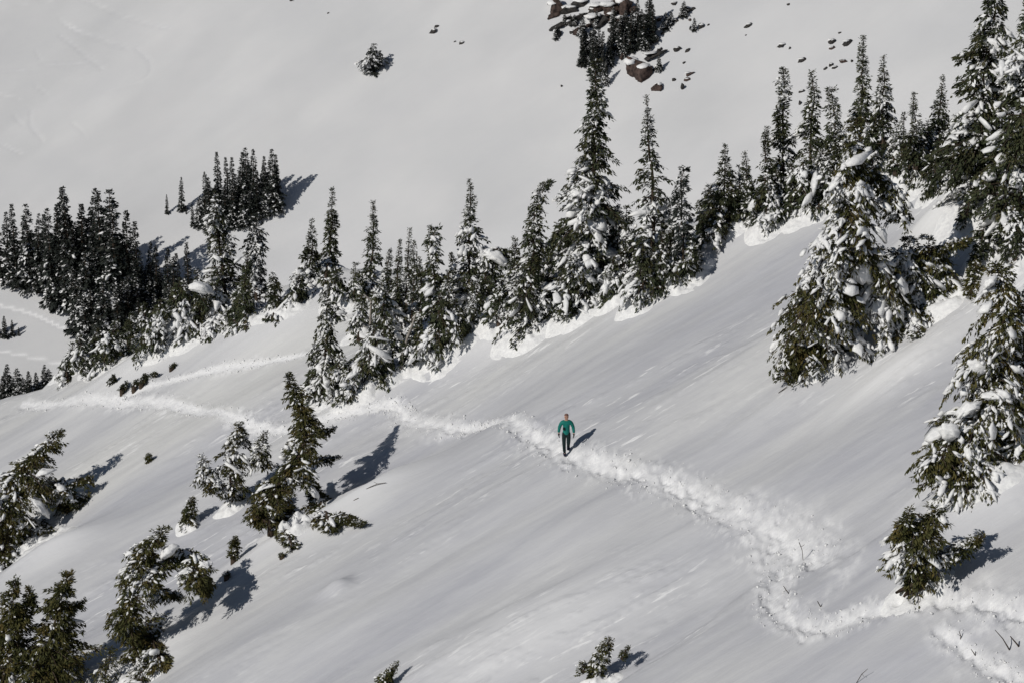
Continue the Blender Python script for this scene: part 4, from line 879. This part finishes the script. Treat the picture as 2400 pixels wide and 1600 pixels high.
for i, (px, py, rr) in enumerate([(262, 890, 13), (290, 905, 8), (318, 897, 8), (335, 890, 8), (360, 876, 9), (405, 856, 4)]):
    rt(['largest sprig of the row along the snow bank above the crossing tracks', 'second sprig of the row above the crossing tracks', 'third sprig of the row above the crossing tracks', 'fourth sprig of the row above the crossing tracks', 'rightmost sprig of the row above the crossing tracks', 'speck of a sprig beyond the row above the crossing tracks'][i],
       (px, py + 6), [[(px + 4, py - rr, 3), (px, py, rr), (px - 4, py + 5, rr * .7)]], snow=.2, m=M_MID, group='sprigs in a row above the crossing tracks', name='sprig', cat='sprig', whorl=.12, card=.14)

# ---- bare stems and twigs
def sticks(label, name, cat, base, lines, m=M_BARK, group=None):
    x0, y0 = castN(*base); z0 = ground(x0, y0); ppm = FPX / math.hypot(y0, z0)
    root = thing(name, label, cat, (x0, y0, z0), group)
    for i, ln in enumerate(lines):
        P = []; rad = []
        for p in ln:
            q = at(p[0], p[1], y0 + (p[3] if len(p) > 3 else 0)); P.append((q[0] - x0, q[1] - y0, q[2] - z0)); rad.append(p[2] / ppm * (.5 if cat == 'twig' else 1))
        P = np.array(P); v, f = tubes(P[:-1], P[1:], rad[:-1], rad[1:], 6)
        link('stem' if i == 0 else 'branch', mesh_np('stick', v, f, m, True), root)
    return root
sticks('bare bent grey snag standing before the lower thicket', 'dead_snag', 'snag', (868, 850), [[(852, 690, 2), (862, 698, 2.5), (870, 706, 3), (868, 760, 3.5), (866, 800, 4), (868, 856, 4.5)], [(868, 770, 1.5), (850, 765, .8)], [(867, 800, 1.5), (890, 790, .8)], [(868, 735, 1.5), (880, 722, .8)]], M_DEAD)
sticks('pale leaning dead stem right of the bent grey snag', 'dead_snag', 'snag', (940, 870), [[(975, 735, 2), (965, 765, 3), (955, 790, 3.5), (945, 830, 4), (938, 875, 4)], [(960, 775, 1.5), (975, 770, .8)]], M_DEAD)
sticks('thin pale dead pole inside the thicket', 'dead_snag', 'snag', (975, 725), [[(977, 590, 1.5), (976, 650, 2), (975, 730, 3)], [(976, 630, 1), (984, 618, .6)]], M_DEAD)
sticks('splayed brown roots and stem under the lower right bush', 'tree_root', 'root', (2130, 1385), [[(2190, 1330, 9), (2160, 1350, 8), (2125, 1375, 6), (2100, 1388, 3, -.3)], [(2160, 1320, 8, -.3), (2145, 1360, 6, -.4), (2118, 1398, 3, -.6)], [(2200, 1355, 6, -.3), (2165, 1375, 6, -.4), (2122, 1392, 4, -.5)], [(2205, 1350, 4), (2195, 1375, 6, -.2), (2160, 1385, 4, -.3)]])
sticks('forked dark twig beside the trodden bend', 'twig', 'twig', (1920, 1425), [[(1916, 1408, 2), (1924, 1422, 2.5), (1922, 1436, 2)], [(1924, 1418, 2.2), (1936, 1426, 2.2), (1947, 1437, 1.5)]], group='twigs sticking out of the snow')
sticks('thin upright twig at the top of the trodden bend', 'twig', 'twig', (1880, 1305), [[(1873, 1270, 2), (1880, 1288, 1.6), (1882, 1312, 1.2)], [(1878, 1280, 1.2), (1886, 1275, .8)]], group='twigs sticking out of the snow')
sticks('short slanted twig on the left rim of the bend', 'twig', 'twig', (1845, 1390), [[(1836, 1372, 1.4), (1843, 1382, 2.4), (1852, 1395, 1.4)], [(1843, 1382, 1), (1836, 1386, .7)]], group='twigs sticking out of the snow')
sticks('long bowed twig at the lower edge on the right', 'twig', 'twig', (2000, 1604), [[(2034, 1566, 1), (2020, 1578, 1.5), (2002, 1608, 1.8)], [(2020, 1578, 1), (2026, 1585, .6)]], group='twigs sticking out of the snow')
sticks('dark twig on the snow dome right of the ragged fir', 'twig', 'twig', (880, 1140), [[(905, 1130, 1.2), (885, 1133, 1.8), (868, 1140, 1.6), (858, 1145, 1)], [(885, 1133, 1), (876, 1128, .6)]], group='twigs sticking out of the snow')
sticks('small twig left of the snow dome', 'twig', 'twig', (830, 1172), [[(840, 1166, 1.4), (830, 1171, 1.8), (824, 1178, 1)], [(830, 1171, 1), (838, 1174, .6)]], group='twigs sticking out of the snow')
sticks('thin twig lying on the crest right of the bluish fir', 'twig', 'twig', (1685, 548), [[(1696, 550, 1), (1686, 547, 2), (1674, 551, 1.4)], [(1686, 547, 1), (1692, 543, .6)]], group='twigs sticking out of the snow')
sticks('dark branch lying low at the right end of the crest thicket', 'twig', 'twig', (1655, 610), [[(1668, 604, 1.2), (1656, 612, 2), (1646, 620, 1.4)], [(1656, 612, 1), (1650, 606, .7)]], group='twigs sticking out of the snow')
sticks('fallen dark branches at the lower right edge', 'twig', 'twig', (2375, 1520), [[(2332, 1475, 1.5), (2350, 1495, 2.5), (2368, 1525, 4), (2378, 1535, 3)], [(2368, 1490, 2.5), (2385, 1510, 4), (2402, 1540, 3)]], group='twigs sticking out of the snow')
sticks('stubby dark twigs left of the fallen branches', 'twig', 'twig', (2250, 1495), [[(2248, 1478, 1.5), (2252, 1490, 2.2), (2250, 1502, 1.5)], [(2252, 1490, 1), (2244, 1484, .7)]], group='twigs sticking out of the snow')
sticks('stub of a twig below the fallen branches', 'twig', 'twig', (2285, 1530), [[(2276, 1520, 1.5), (2284, 1532, 2.6), (2300, 1556, 3)], [(2284, 1532, 1), (2290, 1526, .7)]], group='twigs sticking out of the snow')
sticks('dark twigs poking out below the big leaning fir', 'twig', 'twig', (1835, 915), [[(1845, 905, 1.5), (1836, 912, 2.4), (1824, 920, 1.4)], [(1850, 912, 1.2), (1842, 922, 2), (1838, 930, 1)]], group='twigs sticking out of the snow')

# ---- clods of snow thrown up along the path
r = np.random.default_rng(99); cc = []
for P in NEAR_PATHS[:5]:
    L = np.linalg.norm(np.diff(P[:, :2], axis=0), axis=1).sum()
    n = int(L * 24)
    k = r.uniform(0, len(P) - 1.001, n); i = k.astype(int); f = (k - i)[:, None]
    p = P[i] * (1 - f) + P[i + 1] * f; d = P[i + 1, :2] - P[i, :2]; d /= np.linalg.norm(d, axis=1, keepdims=True) + 1e-9
    off = np.sign(r.normal(0, 1, n)) * np.abs(r.normal(.95, .42, n)) * p[:, 2]
    x_ = p[:, 0] - d[:, 1] * off; y_ = p[:, 1] + d[:, 0] * off
    cc += list(zip(x_, y_))
cc = [(a, b) for a, b in cc if 60 < b < 140 and abs(a / b) < .24]
cen = np.array([(a, b, ground(a, b)) for a, b in cc]); n = len(cen)
s0 = np.clip(r.lognormal(-3.75, .5, n), .012, .075)
cen[:, 2] += s0 * .35
ax = r.normal(0, 1, (n, 3)); ax /= np.linalg.norm(ax, axis=1, keepdims=True)
up = r.normal(0, 1, (n, 3))
v, f = blobs(cen, ax, up, np.stack([s0 * 1.3, s0, s0 * .8], 1), r, ICO0, .35)
o = link('snow_clods', mesh_np('snow_clods', v, f, M_SNOW)); o['kind'] = 'stuff'; o['label'] = 'clods of churned snow scattered along the trodden path'; o['category'] = 'snow'

# ------------------------------------------------------------------ the walker
def skin(name, V, E, rad, m, parent, sub=2, root=0):
    me = bpy.data.meshes.new(name); me.from_pydata([tuple(v) for v in V], E, []); me.update()
    o = bpy.data.objects.new(name, me); C.collection.objects.link(o)
    md = o.modifiers.new('skin', 'SKIN'); md.use_smooth_shade = True
    sv = me.skin_vertices[0].data
    for i, q in enumerate(rad):
        sv[i].radius = (q, q) if not isinstance(q, tuple) else q; sv[i].use_root = (i == root)
    s_ = o.modifiers.new('sub', 'SUBSURF'); s_.levels = sub; s_.render_levels = sub
    dg = bpy.context.evaluated_depsgraph_get(); dg.update()
    me2 = bpy.data.meshes.new_from_object(o.evaluated_get(dg))
    bpy.data.objects.remove(o)
    me2.materials.clear(); me2.materials.append(m)
    for p in me2.polygons: p.use_smooth = True
    return link(name, me2, parent)
M_SKIN = plain('skin', (.42, .24, .17), (.52, .31, .23), 9, .55, .3)
M_JACK = plain('teal jacket cloth', (.003, .125, .105), (.006, .175, .145), 14, .65, .25, .01)
M_TROU = plain('black trouser cloth', (.006, .014, .015), (.012, .026, .027), 14, .8, .2, .01)
M_GLOV = plain('dark glove cloth', (.012, .010, .010), (.025, .02, .02), 10, .8)
M_BOOT = plain('dark boot leather', (.015, .015, .03), (.03, .03, .05), 10, .6)
M_HAT = plain('brown knit hat', (.15, .085, .070), (.22, .13, .11), 60, .9, .1, .01)
M_EYE = plain('dark eye', (.02, .02, .02), (.03, .02, .02), 5, .3)
hx, hy = castN(1327, 1060); hz = ground(hx, hy)
hk = thing('person', 'walker in a teal jacket and black trousers striding down the trodden path', 'person', (hx, hy, hz))
bx2, by2 = .10, .30
g2 = ground(hx + bx2, hy + by2) - hz
fz = .08; rz_ = g2 + .13
body_V = [(0, 0, .93), (0, 0, 1.10), (0, -.01, 1.28), (0, -.01, 1.42), (0, -.02, 1.50), (0, -.03, 1.58), (0, -.035, 1.66), (0, -.03, 1.72),     # 0-7 spine, head
   (-.18, -.01, 1.41), (-.27, .01, 1.17), (-.30, -.05, .93), (.18, -.01, 1.41), (.27, .03, 1.16), (.30, -.04, .91),                               # 8-13 arms to wrists
   (-.09, 0, .90), (-.085, -.06, .49), (-.06, -.04, .09), (-.06, -.17, .04),                                                                     # 14-17 near leg
   (.09, 0, .90), (.085, -.06, .52), (.09, .28, rz_), (.08, .17, rz_ - .09),                                                                     # 18-21 trailing leg
   (0, -.135, 1.63), (-.085, -.02, 1.64), (.085, -.02, 1.64)]                                                                                   # nose, ears
body_E = [(0,1),(1,2),(2,3),(3,4),(4,5),(5,6),(6,7),(3,8),(8,9),(9,10),(3,11),(11,12),(12,13),(0,14),(14,15),(15,16),(16,17),(0,18),(18,19),(19,20),(20,21),(5,22),(6,23),(6,24)]
body_R = [(.13,.10),(.115,.09),(.14,.10),(.10,.08),.052,(.072,.085),(.085,.10),(.06,.07),.06,.045,.03,.06,.045,.03,.085,.055,.042,.035,.085,.055,.042,.035,.017,.018,.018]
HV = list(body_V); HE = list(body_E); HR = list(body_R)
for sx, wi in ((-1, 10), (1, 13)):                       # palms and fingers, continuous with the wrists
    wv = Vector(HV[wi]); k = len(HV)
    HV.append(tuple(wv + Vector((0, -.01, -.07)))); HR.append((.036, .02)); HE.append((wi, k))
    for q, (dy, l) in enumerate([(-.030, .060), (-.010, .070), (.010, .066), (.029, .052)]):
        a = len(HV); HV.append(tuple(wv + Vector((0, dy - .01, -.105)))); HV.append(tuple(wv + Vector((-sx * .014, dy - .012, -.105 - l * .5)))); HV.append(tuple(wv + Vector((-sx * .030, dy - .014, -.105 - l * .85))))
        HE += [(k, a), (a, a + 1), (a + 1, a + 2)]; HR += [.010, .009, .008]
    a = len(HV); HV.append(tuple(wv + Vector((-sx * .012, -.045, -.055)))); HV.append(tuple(wv + Vector((-sx * .02, -.060, -.09)))); HE += [(k, a), (a, a + 1)]; HR += [.012, .009]
skin('body', HV, HE, HR, M_SKIN, hk)
skin('jacket', [(0,0,.84),(0,0,.97),(0,0,1.12),(0,-.01,1.28),(0,-.01,1.42),(0,-.015,1.49),(-.19,-.01,1.40),(-.28,.01,1.17),(-.305,-.045,.95),(.19,-.01,1.40),(.28,.03,1.16),(.305,-.035,.93)],
     [(0,1),(1,2),(2,3),(3,4),(4,5),(4,6),(6,7),(7,8),(4,9),(9,10),(10,11)],
     [(.165,.13),(.165,.13),(.15,.12),(.17,.13),(.13,.11),.075,.088,.07,.055,.088,.07,.055], M_JACK, hk, root=2)
skin('trousers', [(0,0,1.05),(0,0,.90),(-.095,0,.84),(-.09,-.06,.49),(-.065,-.04,.10),(.095,0,.84),(.088,-.06,.52),(.09,.26,rz_+.01)],
     [(0,1),(1,2),(2,3),(3,4),(1,5),(5,6),(6,7)], [(.15,.12),(.14,.12),.105,.078,.062,.105,.078,.062], M_TROU, hk)
for nm, a, b, cpt in (('boot', (-.065, -.03, .15), (-.062, -.03, .055), (-.06, -.20, .045)), ('boot', (.09, .265, rz_ + .06), (.09, .27, rz_ - .02), (.08, .13, rz_ - .10))):
    skin(nm, [a, b, cpt], [(0, 1), (1, 2)], [.068, .068, (.06, .05)], M_BOOT, hk)
for sx, wi in ((-1, 10), (1, 13)):
    wv = Vector(HV[wi]); V = [tuple(wv + Vector((0, 0, .02))), tuple(wv + Vector((0, -.01, -.065)))]; E = [(0, 1)]; Q = [.042, (.045, .03)]
    for dy, l in [(-.031, .060), (-.010, .070), (.011, .066), (.031, .052)]:
        a = len(V); V += [tuple(wv + Vector((0, dy - .01, -.105))), tuple(wv + Vector((-sx * .014, dy - .012, -.105 - l * .5))), tuple(wv + Vector((-sx * .032, dy - .014, -.11 - l * .9)))]
        E += [(1, a), (a, a + 1), (a + 1, a + 2)]; Q += [.014, .013, .012]
    a = len(V); V += [tuple(wv + Vector((-sx * .012, -.047, -.055))), tuple(wv + Vector((-sx * .02, -.066, -.095)))]; E += [(1, a), (a, a + 1)]; Q += [.016, .013]
    skin('glove', V, E, Q, M_GLOV, hk)
skin('hat', [(0, -.01, 1.655), (0, -.015, 1.71), (0, -.01, 1.765)], [(0, 1), (1, 2)], [(.102, .108), (.098, .105), (.045, .05)], M_HAT, hk)
skin('collar', [(0, -.005, 1.47), (0, -.015, 1.53)], [(0, 1)], [(.08, .075), (.072, .07)], M_TROU, hk)
for sx in (-1, 1):
    v, f = ICO1; link('eye', mesh_np('eye', v * [.013, .010, .009] + [sx * .034, -.128, 1.655], f, M_EYE, True), hk)
v, f = ICO1; link('mouth', mesh_np('mouth', v * [.024, .008, .006] + [0, -.118, 1.585], f, M_HAT, True), hk)
v, f = ICO2; link('chest_pouch', mesh_np('chest_pouch', v * [.05, .03, .07] + [-.10, -.13, 1.16], f, M_TROU, True), hk)
print('objects', len(bpy.data.objects), 'tris', sum(len(m_.polygons) for m_ in bpy.data.meshes))
